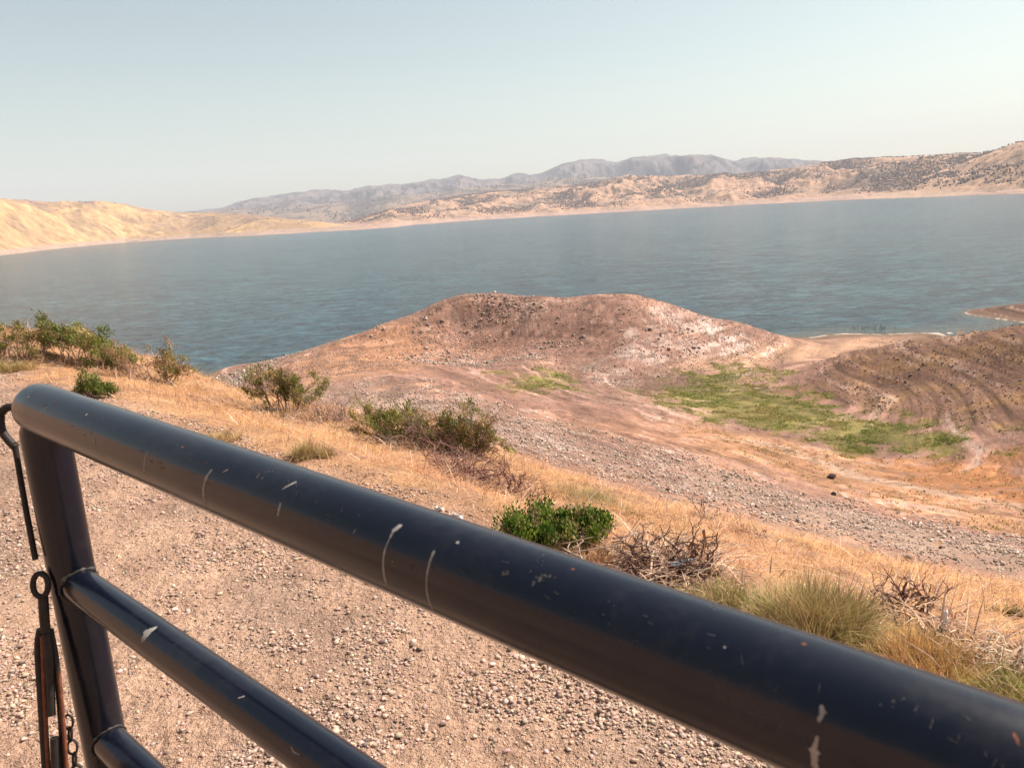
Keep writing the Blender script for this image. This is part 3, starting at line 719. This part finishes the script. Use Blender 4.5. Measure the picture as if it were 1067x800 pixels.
def leafy(g, tips, nleaf, size, pal, upw=.5, spreadr=.02, aspect=.42, along=.5):
    n = nleaf*len(tips); P = np.zeros((n, 3)); D = np.zeros((n, 3)); C0 = np.zeros((n, 3)); i = 0
    for pts, d in tips:
        c = np.array(pal[g.integers(0, len(pal))])*math.exp(g.normal(0, .22)); c = np.array([.34, .24, .12]) if g.random() < .09 else c; K = len(pts)-1
        t = (1-along)+along*g.random(nleaf)
        pa = np.array(pts); q = t*K; a = np.clip(q.astype(int), 0, K-1); f = (q-a)[:, None]
        P[i:i+nleaf] = pa[a]*(1-f)+pa[a+1]*f+g.normal(0, spreadr, (nleaf, 3))
        D[i:i+nleaf] = d[None]*.6+g.normal(0, .55, (nleaf, 3))+np.array([0, 0, upw]); C0[i:i+nleaf] = c*np.exp(g.normal(0, .15, (nleaf, 1))); i += nleaf
    P[:, 2] = np.maximum(P[:, 2], .02)
    D /= np.linalg.norm(D, axis=1)[:, None]; S = np.cross(D, g.normal(0, 1, (n, 3))); S /= np.linalg.norm(S, axis=1)[:, None]
    l = (size*g.uniform(.6, 1.3, n))[:, None]
    V = np.stack([P, P+D*l*.45+S*l*aspect*.5, P+D*l, P+D*l*.45-S*l*aspect*.5], 1).reshape(-1, 3)
    F = 4*np.arange(n)[:, None]+np.arange(4)[None]
    return V, F, np.repeat(C0, 4, 0)
G_DK = [(.10, .13, .028), (.14, .165, .035), (.19, .20, .05)]
G_OL = [(.20, .19, .045), (.26, .22, .07), (.15, .16, .035), (.30, .23, .10)]
G_BR = [(.32, .20, .11), (.26, .18, .09), (.20, .17, .06), (.36, .23, .14)]
G_VV = [(.06, .12, .012), (.10, .17, .016), (.15, .21, .03), (.04, .08, .01), (.20, .25, .05), (.30, .25, .10)]
FEET = []
def shrub(px, py, w, h, label, cat='shrub', name='shrub', pal=G_OL, seed=1, stems=9, depth=2, nleaf=26, leaf=.03, bare=.25, twig=(.27, .18, .145), curl=.22, spread=.55,
          upb=.06, group=None, clump=None, kids=(2, 4), squash=.6, along=.6, lrad=.004, upw=.5, aspect=.42):
    g = np.random.default_rng(seed); p, W_, H_ = base_of(px, py, w, h); lines = []; tips = []
    root = empty(name, p); 
    for i in range(stems):
        a = g.uniform(0, 2*PI); q = math.sqrt(g.random()); b = np.array([math.cos(a)*W_*.5*q*squash, math.sin(a)*W_*.5*q*squash*.7, 0])
        d = np.array([math.cos(a)*q*.9*W_/max(H_, .01)*.5, math.sin(a)*q*.9*W_/max(H_, .01)*.4, 1.0])
        L = H_*g.uniform(.5, .72)*(1+.25*q)
        grow(g, b, d, L, lrad*(1+.4*depth), depth, curl, spread, upb, lines, tips, kids)
    # fit to the size in view
    allp = np.concatenate([l[0] for l in lines]); ext = np.percentile(allp, 98, axis=0)-np.percentile(allp, 2, axis=0)
    sc = np.array([W_/max(ext[0], .01), (W_*.75)/max(ext[1], .01), H_/max(np.percentile(allp[:, 2], 98.5), .01)])
    sc[1] = min(sc[1], sc[0]*1.5); off = np.array([(np.percentile(allp[:, 0], 98)+np.percentile(allp[:, 0], 2))/2, (np.percentile(allp[:, 1], 98)+np.percentile(allp[:, 1], 2))/2, 0])
    lines = [((l[0]-off)*sc, l[1]) for l in lines]; tips = [([(q-off)*sc for q in t[0]], t[1]) for t in tips]
    V, F = tubes(lines); gzv = 0
    cols = np.tile(twig, (len(V), 1))*np.exp(np.random.default_rng(seed).normal(0, .12, (len(V), 1)))
    # let the stems follow the slope of the ground
    def follow(V):
        if not len(V): return V
        zz = ground_z(V[:, 0]+p[0], V[:, 1]+p[1], False)-p[2]; V = V.copy(); V[:, 2] += zz-.02; return V
    np_mesh('twigs', follow(V), F, M['wood'], root, cols=cols)
    if nleaf:
        nleaf = int(nleaf*2.3); leaf = leaf*.82
        live = [t for t in tips if g.random() > bare]
        if clump is not None:
            live = [t for t in live if any(abs(t[0][-1][0]/W_-c[0]) < c[1] and t[0][-1][2]/H_ > c[2] for c in clump)]
        if live:
            V, F, cc = leafy(g, live, nleaf, leaf, pal, upw, leaf*.8, aspect, along); np_mesh('foliage', follow(V), F, M['leaf'], root, cols=cc)
    tag(root, label, cat, group); FEET.append((p[0], p[1], W_)); return root
GB = 'shrubs along the edge of the slope'
shrub(-10, 374, 44, 44, 'olive shrub cut off by the left edge above the lake', pal=G_OL, seed=3, nleaf=30, leaf=.045, stems=9, group=GB)
shrub(34, 376, 58, 40, 'pinkish brown half bare shrub with green tip at its left, near the left edge', pal=G_OL+G_BR, seed=4, nleaf=22, leaf=.04, bare=.45, stems=14, twig=(.27, .17, .14), clump=[(-.35, .22, .5), (.2, .3, .1)], group=GB)
shrub(80, 378, 62, 40, 'large full green shrub on the brow, second tall one from the left', pal=G_DK+G_OL, seed=5, nleaf=32, leaf=.045, stems=14, bare=.12, group=GB)
shrub(124, 384, 36, 24, 'small green shrub just left of the twiggy brow shrub', pal=G_OL+G_DK, seed=6, nleaf=28, leaf=.04, stems=7, bare=.1, group=GB)
shrub(162, 397, 78, 38, 'broad twiggy shrub against the water with green only at its edges', pal=G_OL+G_BR, seed=8, nleaf=22, leaf=.036, stems=18, bare=.25, twig=(.28, .18, .15), clump=[(-.42, .2, .1), (.3, .35, .1)], group=GB)
shrub(101, 413, 38, 22, 'little dark green shrub low in the straw above the gate corner', pal=G_DK, seed=9, nleaf=34, leaf=.03, stems=10, bare=.05, group=GB)
shrub(300, 431, 72, 47, 'round green and brown shrub standing alone before the sandy shore', pal=G_OL+G_DK+G_BR, seed=10, nleaf=30, leaf=.032, stems=16, bare=.12, twig=(.22, .14, .10), group=GB)
shrub(345, 438, 56, 34, 'bare grey pink shrub right beside the round green one', name='dead_shrub', seed=11, nleaf=0, stems=30, twig=(.30, .20, .17), curl=.3, spread=.7, depth=3, lrad=.0025, group='bare dead shrubs')
shrub(417, 461, 80, 40, 'green shrub with a loose top, left half of the pair in mid slope', pal=G_DK+G_OL, seed=12, nleaf=30, leaf=.03, stems=24, bare=.05, along=.8, group=GB)
shrub(452, 470, 70, 46, 'tangle of bare pinkish twigs between the two mid slope green shrubs', name='dead_shrub', seed=14, nleaf=0, stems=40, twig=(.29, .19, .16), curl=.28, spread=.7, depth=3, lrad=.0022, group='bare dead shrubs')
shrub(487, 474, 64, 52, 'taller green shrub, right half of the pair in mid slope', pal=G_DK+G_OL+G_BR, seed=15, nleaf=28, leaf=.03, stems=26, bare=.08, along=.8, group=GB)
shrub(500, 508, 118, 44, 'wide low heap of crooked dead reddish grey branches above the rail', name='dead_shrub', seed=16, nleaf=0, stems=55, twig=(.26, .14, .115), curl=.42, spread=.85, depth=3, upb=.02, lrad=.0042, kids=(2, 4), group='bare dead shrubs')
shrub(581, 562, 94, 33, 'vivid green bushy shrub with upright tops just above the rail', pal=G_VV, seed=17, nleaf=24, leaf=.022, stems=85, depth=1, bare=.0, curl=.07, spread=.22, upb=.12, squash=1.0, kids=(3, 5), along=.95, upw=1.3, twig=(.14, .10, .04), aspect=.5, group=GB)
shrub(692, 588, 108, 50, 'dense dark heap of crooked dead branches right of the vivid green shrub', name='dead_shrub', seed=18, nleaf=0, stems=20, twig=(.13, .075, .058), curl=.42, spread=.8, depth=3, upb=.03, lrad=.0030, group='bare dead shrubs')
shrub(702, 594, 80, 22, 'low brown thatch of fine twigs under the dark dead branches', name='dead_shrub', seed=19, nleaf=0, stems=34, twig=(.24, .135, .09), curl=.5, spread=1.0, depth=2, upb=-.02, lrad=.003, group='bare dead shrubs')
shrub(735, 541, 30, 26, 'thin upright dead sprig on the brow of the slope', name='dead_shrub', seed=20, nleaf=0, stems=3, twig=(.11, .06, .05), curl=.25, spread=.5, depth=2, lrad=.004, group='bare dead shrubs')
shrub(783, 556, 34, 16, 'small dark tangle of dead twigs on the brow, right of the thin sprig', name='dead_shrub', seed=22, nleaf=0, stems=9, twig=(.13, .07, .055), curl=.45, spread=.9, depth=2, lrad=.004, group='bare dead shrubs')
shrub(938, 632, 88, 46, 'open dead shrub with long forked arms on the right slope', name='dead_shrub', seed=24, nleaf=0, stems=8, twig=(.17, .085, .065), curl=.32, spread=.75, depth=2, lrad=.0035, squash=.4, group='bare dead shrubs')
shrub(1034, 692, 86, 48, 'spray of pale curly dried stems at the lower right', name='dried_weed', cat='dried weed', seed=25, nleaf=0, stems=26, twig=(.66, .55, .42), curl=.42, spread=.6, depth=1, lrad=.0022, upb=.05)

def tuft(px, py, w, h, n, pal, label, name='grass_clump', seed=1, wd=.0022, lean=.7, twig=None, group='loose clumps on the slope'):
    g = np.random.default_rng(seed); p, W_, H_ = base_of(px, py, w, h)
    K = max(7, n//170); ka = g.uniform(0, 2*PI, K); kq = np.sqrt(g.random(K)); kx = np.cos(ka)*kq*W_*.42; ky = np.sin(ka)*kq*W_*.34
    kh = g.uniform(.4, 1.05, K)*(1-.45*kq**2); kc = pick(g, K, pal, .15); ks = g.uniform(.05, .16, K)*W_
    i = g.integers(0, K, n); x = kx[i]+g.normal(0, 1, n)*ks[i]*.6; y = ky[i]+g.normal(0, 1, n)*ks[i]*.6
    P = np.stack([x, y, ground_z(x+p[0], y+p[1], False)-p[2]-.01], -1)
    az = np.arctan2(x-kx[i], y-ky[i])+g.normal(0, .8, n); tilt = np.clip(np.abs(g.normal(.35, .38, n))*lean*1.6, 0, 1.45)
    L = H_*kh[i]*g.uniform(.35, 1.25, n); cc = kc[i]*np.exp(g.normal(0, .22, (n, 1))); st = g.random(n) < .34; cc[st] = np.array([.50, .34, .18])*np.exp(g.normal(0, .2, (st.sum(), 1)))
    v, qd, t, c = blades(P, az, tilt, L, wd*g.uniform(.6, 1.4, n), cc, .45)
    o = np_mesh(name, v, [qd, t], M['straw'], cols=c); o.location = p; tag(o, label, 'grass clump', group); return o
OLV = [(.24, .24, .07), (.30, .27, .10), (.18, .19, .05), (.40, .30, .14)]
tuft(850, 664, 132, 74, 13000, OLV+[(.42, .27, .13)], 'big feathery olive green clump above the rail at the right', seed=31, wd=.0026)
tuft(750, 632, 100, 34, 3500, [(.34, .30, .12), (.28, .26, .09), (.48, .36, .18)], 'low yellow green clump on bare dirt beside the feathery one', seed=32)
tuft(960, 702, 120, 54, 10000, [(.62, .40, .14), (.70, .47, .20), (.50, .28, .10), (.56, .33, .16)], 'bright golden bushy clump on the right, below the scrap of paper', seed=33, wd=.003)
tuft(1048, 735, 110, 50, 5000, [(.26, .28, .06), (.34, .33, .10), (.20, .23, .04), (.46, .38, .14)], 'yellow green grass clump at the lower right corner', seed=34, wd=.003)
tuft(1050, 640, 40, 24, 1500, [(.20, .20, .07), (.26, .22, .09)], 'small dull olive clump at the right edge of the slope', seed=35, wd=.003)
tuft(622, 527, 96, 26, 3200, [(.42, .36, .18), (.36, .33, .14), (.50, .38, .22)], 'pale green dry clump behind the vivid green shrub', seed=36, wd=.003)
tuft(322, 476, 56, 27, 2600, [(.30, .26, .10), (.24, .21, .08), (.44, .31, .16)], 'rounded olive tan clump in the straw left of centre', seed=37, wd=.003)
tuft(232, 458, 40, 18, 1200, [(.44, .31, .14), (.36, .25, .11)], 'small tan clump in the straw above the rail at the left', seed=38, wd=.003)
tuft(15, 386, 46, 20, 1500, [(.46, .33, .14), (.34, .28, .11)], 'tan clump of grass at the left edge below the shrubs', seed=39, wd=.005)
tuft(655, 497, 30, 12, 500, [(.40, .26, .14), (.34, .25, .12)], 'tiny brown clump on the brow above the vivid green shrub', seed=40, wd=.004)
tuft(600, 585, 110, 22, 4200, [(.58, .34, .20), (.50, .28, .16), (.66, .42, .27)], 'pinkish tan dried weeds in front of the vivid green shrub', name='dried_weed', seed=41, wd=.004)

def lying_branches():
    g = np.random.default_rng(77)
    for k, (pa, pb, col, label) in enumerate([((640, 566), (800, 589), (.16, .09, .07), 'long brown dead branch lying toward the feathery clump'),
            ((700, 604), (840, 600), (.26, .16, .11), 'pale brown dead branch lying below the long brown one'),
            ((540, 556), (640, 571), (.38, .29, .22), 'bleached dead branch lying across the foot of the vivid green shrub')]):
        A, B = at(*pa), at(*pb); B = A+(B-A)*min(1, 2.2/max((B-A).length, .1)); lines = []; tips = []
        A0 = np.zeros(3); d = np.array(B-A); L = np.linalg.norm(d)
        grow(g, A0+np.array([0, 0, .04]), d, L, .009, 2, .14, .45, 0.01, lines, tips, (2, 5), 7)
        V, F = tubes(lines, 5)
        V[:, 2] = ground_z(V[:, 0]+A[0], V[:, 1]+A[1], False)-A[2]+np.clip((V[:, 2]-d[2]*np.clip((V[:, :2]@d[:2])/(d[:2]@d[:2]), 0, 1))*.6, .012, .16)
        o = np_mesh('dead_branch', V, F, M['wood'], cols=np.tile(col, (len(V), 1))); o.location = A
        tag(o, label, 'branch', 'dead branches lying on the slope')
lying_branches()
def brush_litter():
    g = np.random.default_rng(91); X = []; Y = []
    for x, y, w in FEET:
        n = int(90+160*min(w, 2)); X.append(x+g.normal(0, w*.42, n)); Y.append(y+g.normal(0, w*.36, n)-.1*w)
    X = np.concatenate(X); Y = np.concatenate(Y); n = len(X); r = np.hypot(X, Y)
    c = pick(g, n, [(.34, .22, .16), (.22, .13, .10), (.52, .38, .27), (.28, .17, .12)], .25)
    o = blade_mesh('brush_litter', [blades(np.stack([X, Y, ground_z(X, Y)+.02], -1), g.uniform(0, 6.28, n), g.uniform(.7, 1.5, n), g.uniform(.05, .22, n), g.uniform(.004, .008, n)*(1+.03*r), c, .3)], M['wood'])
    tag(o, 'brown fallen twigs and leaf litter gathered round the feet of the shrubs', 'twigs', kind='stuff')
brush_litter()
def reeds():
    g = np.random.default_rng(5); n = 90; x0 = at_z(880, 343, WATER); x1 = at_z(925, 342, WATER); t = g.random(n)
    P = x0[None]*(1-t[:, None])+x1[None]*t[:, None]+np.stack([g.normal(0, .8, n), g.normal(0, 1.6, n), np.full(n, -.05)], -1); P[:, 2] = WATER-.1
    o = blade_mesh('reeds', [blades(P, g.uniform(0, 6.28, n), g.uniform(0, .25, n), g.uniform(.3, 1.0, n), g.uniform(.07, .12, n), pick(g, n, [(.10, .09, .07), (.14, .12, .09)], .2), .15)], M['wood'])
    tag(o, 'short row of dark dead stalks standing in the shallow water', 'reeds', kind='stuff')
reeds()

# ------------------------------------------------------------------ litter
def scrap(px, py, sx, sz, label, name='paper_scrap', mat='white', seed=0, group='white scraps of litter'):
    g = np.random.default_rng(seed); n = 7; u, v = np.meshgrid(np.linspace(-.5, .5, n), np.linspace(0, 1, n)); k = 3.1+seed
    X = u*sx*(1-.4*v)+.15*sx*np.sin(v*4+k); Y = .25*sx*np.sin(u*9+k)*np.cos(v*7)+g.normal(0, .03*sx, u.shape); Z = v*sz+.08*sz*np.sin(u*11+k)+.03*sz*g.normal(0, 1, u.shape)
    V = np.stack([X, Y, Z], -1).reshape(-1, 3); F = grid_faces(n, n)
    o = np_mesh(name, V, F, M[mat], smoothf=False); md = o.modifiers.new('t', 'SOLIDIFY'); md.thickness = .0015
    o.location = at(px, py); o.rotation_euler.z = g.uniform(-.6, .6); tag(o, label, 'litter', group)
scrap(984, 657, .028, .075, 'upright torn white scrap caught in the dry weeds at the right', seed=1)
scrap(776, 652, .03, .03, 'small white scrap half hidden beside the feathery clump', seed=2)
scrap(456, 533, .06, .03, 'left one of two crumpled white scraps just above the rail', seed=3)
scrap(474, 540, .07, .025, 'right one of two crumpled white scraps just above the rail', seed=4)
def tube_obj(name, pts, rad, mat, parent=None, sides=12, cap=True):
    P = np.array(pts); rad = np.full(len(P), rad) if np.isscalar(rad) else np.array(rad)
    V, F = tubes([(P, rad)], sides)
    if cap:
        n = len(V); V = np.concatenate([V, P[:1], P[-1:]]); k = len(P)
        a = np.arange(sides); T = np.concatenate([np.stack([a, (a+1) % sides, np.full(sides, n)], 1), np.stack([(k-1)*sides+(a+1) % sides, (k-1)*sides+a, np.full(sides, n+1)], 1)])
        F = [F, T]
    return np_mesh(name, V, F, mat, parent, smoothf=True)
def cup():
    p = at(563, 567); r = empty('crushed_cup', p+Vector((0, 0, .02)))
    a = Vector((.06, -.02, -.01)); b = Vector((-.05, .015, .02)); n = 6
    pts = [a.lerp(b, i/(n-1)) for i in range(n)]; o = tube_obj('cup_wall', pts, [.026, .024, .015, .02, .019, .018], M['white'], r)
    o = tube_obj('cup_rim', [a+Vector((.004, 0, 0)), a-Vector((.003, 0, 0))], .0285, M['white'], r)
    tag(r, 'crushed white cup lying at the foot of the vivid green shrub', 'cup')
cup()
def bottle():
    p = at(711, 594); r = empty('plastic_bottle', p+Vector((0, 0, .03))); d = Vector((.055, .02, .003))
    pts = [d*t for t in (-1, -.97, -.5, .0, .45, .7, .8)]; tube_obj('bottle_body', pts, [.015, .02, .018, .016, .019, .010, .008], M['bottle'], r)
    tube_obj('bottle_cap', [d*.8, d*.93], .009, M['white'], r); tag(r, 'pale blue plastic bottle lying under the dark dead branches', 'bottle')
bottle()

# ------------------------------------------------------------------ gate
GA = np.array([math.sin(R(-49))*math.cos(R(1.5)), math.cos(R(-49))*math.cos(R(1.5)), math.sin(R(1.5))])   # along the rails, to the latch end
GN = np.array([math.cos(R(-49)), -math.sin(R(-49)), 0.0])                                                  # across the gate, pointing to the lake
GZ = np.cross(GN, GA); GZ = GZ if GZ[2] > 0 else -GZ
GO = CAM+np.array([-0.5502, .8828, -.1978])      # axis of the top rail above the end post
RAIL_R, LOW_R, POST_R = .030, .021, .0265
gate = empty('gate', tuple(GO+GA*0-np.array([0, 0, GO[2]])))
GL = np.array(gate.location)
def gp(a, z, n=0): return GO+GA*a+GZ*z+GN*n-GL
def rail_mesh(name, A, B, rad, marks=(), capA=True, sides=48):
    """round tube from A to B with domed ends; marks = bare patches of paint, thin skins on the tube, in the same mesh"""
    A = np.array(A); B = np.array(B); ax = (B-A)/np.linalg.norm(B-A); L = np.linalg.norm(B-A)
    prof = [(0.0, .0), (.0015, .35), (.005, .62), (.011, .86), (.019, .975), (.026, 1.0)]
    st = [(t, q*rad) for t, q in prof] + [(L*k/60, rad) for k in range(1, 60) if L*k/60 > .03 and L*k/60 < L-.03] + [(L-t, q*rad) for t, q in prof[::-1]]
    refu = GZ if abs(ax@GZ) < .9 else GN; e1_ = np.cross(ax, refu); e1_ /= np.linalg.norm(e1_); e2_ = np.cross(e1_, ax)
    ang = np.linspace(0, 2*PI, sides, endpoint=False); V = []
    for t, r_ in st: V.append(A+ax*t+(e1_[None]*np.cos(ang)[:, None]+e2_[None]*np.sin(ang)[:, None])*max(r_, 1e-5))
    V = np.concatenate(V); k = len(st); i = np.arange(k-1)[:, None]*sides; j = np.arange(sides)[None]; j2 = (j+1) % sides
    F = np.stack([i+j, i+j2, i+sides+j2, i+sides+j], -1).reshape(-1, 4); mi = [0]*len(F); Vs = [V]; Fs = [F]; off = len(V)
    g = np.random.default_rng(8)
    for pts, wpx, mt in marks:
        hit = []
        for px, py in pts:
            d = ray(px, py); d = d/np.linalg.norm(d); O = CAM-GL-A
            dp = d-ax*(d@ax); op = O-ax*(O@ax); a_ = dp@dp; b_ = 2*dp@op; c_ = op@op-rad*rad; D = b_*b_-4*a_*c_
            if D < 0: t = -b_/(2*a_)
            else: t = (-b_-math.sqrt(D))/(2*a_)
            h = O+d*t; u = h@ax; w = h-ax*u; hit.append((u, math.atan2(w@e2_, w@e1_), t))
        if len(hit) == 1:          # a chip: ten-sided ragged patch
            u0_, p0_, t0_ = hit[0]; rr_ = t0_*wpx[0]/FPX*.5; aa = np.linspace(0, 2*PI, 10, endpoint=False); rg = rr_*g.uniform(.65, 1.25, 10)
            uu = np.concatenate([[u0_], u0_+rg*np.cos(aa)*g.uniform(.7, 1.5)]); pp = np.concatenate([[p0_], p0_+rg*np.sin(aa)/rad])
            Vs.append(A+ax*uu[:, None]+(e1_[None]*np.cos(pp)[:, None]+e2_[None]*np.sin(pp)[:, None])*(rad+.00012))
            Fs.append(np.array([[0, 1+2*q_, 2+2*q_, 1+(2*q_+2) % 10] for q_ in range(5)])+off); mi += [mt]*5; off += 11; continue
        # ribbon on the surface through the hits
        H = np.array(hit); H[:, 1] = np.unwrap(H[:, 1]); n = max(10, 4*len(H)); s = np.linspace(0, len(H)-1, n)
        u = np.interp(s, range(len(H)), H[:, 0]); ph = np.interp(s, range(len(H)), H[:, 1]); wid = np.interp(s, range(len(H)), H[:, 2])*np.interp(s, range(len(H)), wpx)/FPX*.5
        wid = wid*np.exp(g.normal(0, .22, n)); wid[0] *= .3; wid[-1] *= .3
        q = np.stack([u, ph*rad], 1); tg = np.gradient(q, axis=0); tg /= np.linalg.norm(tg, axis=1)[:, None]+1e-9; nm = np.stack([-tg[:, 1], tg[:, 0]], 1)
        Lq = q+nm*wid[:, None]*g.uniform(.7, 1.2, (n, 1)); Rq = q-nm*wid[:, None]*g.uniform(.7, 1.2, (n, 1))
        def P3(q): 
            p_ = q[:, 1]/rad; return A+ax*q[:, :1]+(e1_[None]*np.cos(p_)[:, None]+e2_[None]*np.sin(p_)[:, None])*(rad+.00012)
        Vs.append(np.concatenate([P3(Lq), P3(Rq)])); a = np.arange(n-1); Fs.append(np.stack([a, a+1, a+n+1, a+n], 1)+off); mi += [mt]*(n-1); off += 2*n
    o = np_mesh(name, np.concatenate(Vs), np.concatenate(Fs), [M['rail'], M['scratch'], M['rust'], M['dusty']], gate, smoothf=True, midx=mi)
    return o
def dot(x, y, r=1.2, mt=1): return ([(x, y)], [r*1.3], mt)
marks = [([(155, 469), (151, 479), (151, 493)], [1.5, 2, 1], 1), ([(221, 489), (214, 500), (212, 514), (214, 524), (219, 533)], [5, 4, 2.5, 1.6, 1.2], 1),
         ([(309, 502), (302, 505), (294, 510)], [3.5, 3.2, .8], 1), ([(292.5, 523), (291, 530), (289.5, 538)], [2, 4, 2], 1),
         ([(419, 547), (411, 552), (406, 561), (401, 573), (399.5, 590), (401, 602), (404, 610)], [4, 5, 1.6, 2.2, 2.4, 2, 1], 1),
         ([(453, 573), (448, 585), (445, 600), (445, 617), (448, 628), (452, 636)], [3, 3, 1.6, 2, 2, 1.2], 1),
         ([(49, 424), (47, 428), (44, 432.5)], [1.5, 2, 1.5], 1), ([(45, 423), (49, 421)], [2, 1], 2), ([(55, 421), (60, 417)], [1.4, 1.2], 2),
         ([(856, 734), (857, 742), (853, 752)], [3, 6, 2], 1), ([(852, 766), (849, 780), (849, 800)], [3, 5, 8], 1),
         ([(1056, 763), (1059, 769), (1062, 777)], [2, 3, 2], 2), dot(30, 413.5, 2.2), dot(19.5, 409), dot(16, 413, 1), dot(90, 432, 2), dot(215, 482, 2, 2), dot(477, 565, 3),
         dot(190, 466, 2.5, 2), dot(597, 593, 2.5, 2), dot(838, 671, 3.5, 2), dot(755, 674, 2), dot(409, 585, 1), ([(238, 489), (232, 492)], [1, 1], 1), dot(99, 456, 1), ([(100, 455), (99, 466)], [.8, .6], 1), ([(371, 551), (368, 556)], [1.3, .8], 1)]
gm = np.random.default_rng(4)
for cx, cy, sx, sy, n, r_ in ((272, 497, 9, 5, 9, 1.0), (526, 597, 5, 4, 6, 1.3), (562, 602, 9, 6, 12, 1.5), (750, 632, 14, 4, 6, 1.0), (560, 585, 20, 8, 7, .8), (930, 728, 12, 6, 5, 1.0), (620, 640, 40, 20, 8, .7), (340, 530, 40, 14, 8, .7)):
    for _ in range(n): marks.append(dot(cx+gm.normal(0, sx*.6), cy+gm.normal(0, sy*.6), r_*gm.uniform(.6, 2.2), 3))
for _ in range(70):
    x_ = gm.uniform(60, 1060); yc = 410.2+.387*x_; w_ = .055*x_+25; y_ = yc+gm.uniform(-.75, .35)*w_; a_ = gm.choice([gm.normal(.38, .2), gm.normal(1.9, .4)]); l_ = gm.uniform(1.5, 5)*(1+x_/600)
    marks.append(([(x_, y_), (x_+l_*math.cos(a_), y_+l_*math.sin(a_))], [.5, .9], 3))
GLEN = 3.6; POST_A = .0175; MIDL = 1.8
rail_mesh('top_rail', gp(.040, 0), gp(-GLEN-.03, 0), RAIL_R, marks)
ZL = [-.2255, -.452, -.68, -.905, -1.13]
for i, z in enumerate(ZL):
    mk = [([(164, 652.5), (158, 656), (152, 661), (148, 669)], [3, 8, 8, 2.5], 1), ([(248, 727), (255, 725)], [1.5, 1.5], 1), ([(303, 777), (306, 783), (312, 786)], [1, 1, 1], 1)] if i == 0 else ()
    rail_mesh('rail', gp(POST_A, z), gp(-GLEN, z), LOW_R, mk)
for a in (0, -GLEN): 
    rail_mesh('end_post', gp(a+(POST_A if a == 0 else 0), -.006), gp(a+(POST_A if a == 0 else 0), -1.27), POST_R)
rail_mesh('middle_brace', gp(-MIDL, -.01), gp(-MIDL, -1.13), .019)
def weld(a, z, r_rail):
    """lumpy bead where a rail meets the end post"""
    g = np.random.default_rng(int(abs(z)*1000)+3); n = 40; c = gp(a+(POST_A if a == 0 else 0), z); s = -1 if a == 0 else 1
    pts = []
    for k in range(n+1):
        t = 2*PI*k/n; y = math.cos(t)*r_rail*1.03; zz = math.sin(t)*r_rail*1.03
        x = math.sqrt(max(POST_R**2-y*y, 0)) if r_rail < POST_R else 0
        pts.append(c+GA*s*(x+.001)+GN*y+GZ*zz)
    rad = .0022*np.exp(g.normal(0, .32, n+1)); pts = [q+Vector(g.normal(0, .0005, 3)) for q in pts]; tube_obj('weld', pts, rad, M['rail'] if g.random() < 0 else M['weld'], gate, 8, False)
for a in (0, -GLEN):
    for z in ZL: weld(a, z, LOW_R)
tag(gate, 'black steel tube gate with scratched paint crossing the foreground', 'gate')

# fittings hanging at the latch end
def at_depth(px, py, dep): d = ray(px, py); return CAM+d*(dep/float(d@fw))
def px_tube(name, pl, dep, wpx, mat, parent, origin, sides=10, sm=3):
    pts = [at_depth(x, y, dep+(dd if len(q) else 0)) for (x, y, *q) in pl for dd in [q[0] if q else 0]]
    # round the corners
    P = np.array(pts)
    for _ in range(sm):
        Q = [P[0]]
        for a, b in zip(P[:-1], P[1:]): Q += [a*.75+b*.25, a*.25+b*.75]
        Q.append(P[-1]); P = np.array(Q)
    return tube_obj(name, P-np.array(origin), wpx*dep/FPX*.5, mat, parent, sides)
def fittings():
    dep = .94
    o0 = at_depth(12, 440, dep); r = empty('hook_rod', o0)
    px_tube('hook', [(20, 426), (9, 423), (0, 430), (1, 448), (8, 458), (16, 466)], dep, 8.5, M['iron'], r, o0)
    px_tube('rod', [(15, 461), (20, 490), (26, 525), (37, 583)], dep, 6.0, M['iron'], r, o0)
    tag(r, 'dark hooked rod hanging behind the top corner of the gate', 'hook')
    o0 = at_depth(42, 610, dep); r = empty('latch_chain', o0)
    px_tube('eye_loop', [(45, 622), (37, 620), (33.5, 609), (37, 598), (45, 597), (50, 604), (50, 615), (45, 623)], dep, 6.0, M['iron'], r, o0)
    px_tube('swivel', [(45, 622), (46, 640), (47, 652), (49, 664)], dep, 10, M['iron'], r, o0)
    px_tube('strap', [(42, 655), (39, 672), (43, 730), (48, 810), (54, 900)], dep, 7.5, M['iron'], r, o0)
    px_tube('strap', [(44, 662), (46.5, 730), (51, 810), (57, 900)], dep-.004, 4.5, M['rust'], r, o0)
    px_tube('strap', [(48, 660), (51, 680), (54, 745)], dep-.004, 8.0, M['iron'], r, o0)
    px_tube('strap', [(52, 655), (59, 690), (65, 760), (70, 850)], dep+.006, 7.0, M['iron'], r, o0)
    px_tube('strap', [(61, 700), (67, 760), (72, 840)], dep-.002, 4.0, M['rust'], r, o0)
    px_tube('strap', [(57, 768), (58, 800), (62, 850)], dep-.004, 9.0, M['iron'], r, o0)
    for k in range(8):   # short chain behind the straps
        y = 752+k*13; x = 71+k*2.2; w = 5 if k % 2 == 0 else 1.6
        px_tube('chain_link', [(x, y-8), (x+w, y-5), (x+w, y+5), (x, y+8), (x-w, y+5), (x-w, y-5), (x, y-8)], dep+.004, 2.6, M['iron'], r, o0, 6, 2)
    tag(r, 'rust brown chain and flat straps hanging from a loop beside the gate post', 'chain')
fittings()
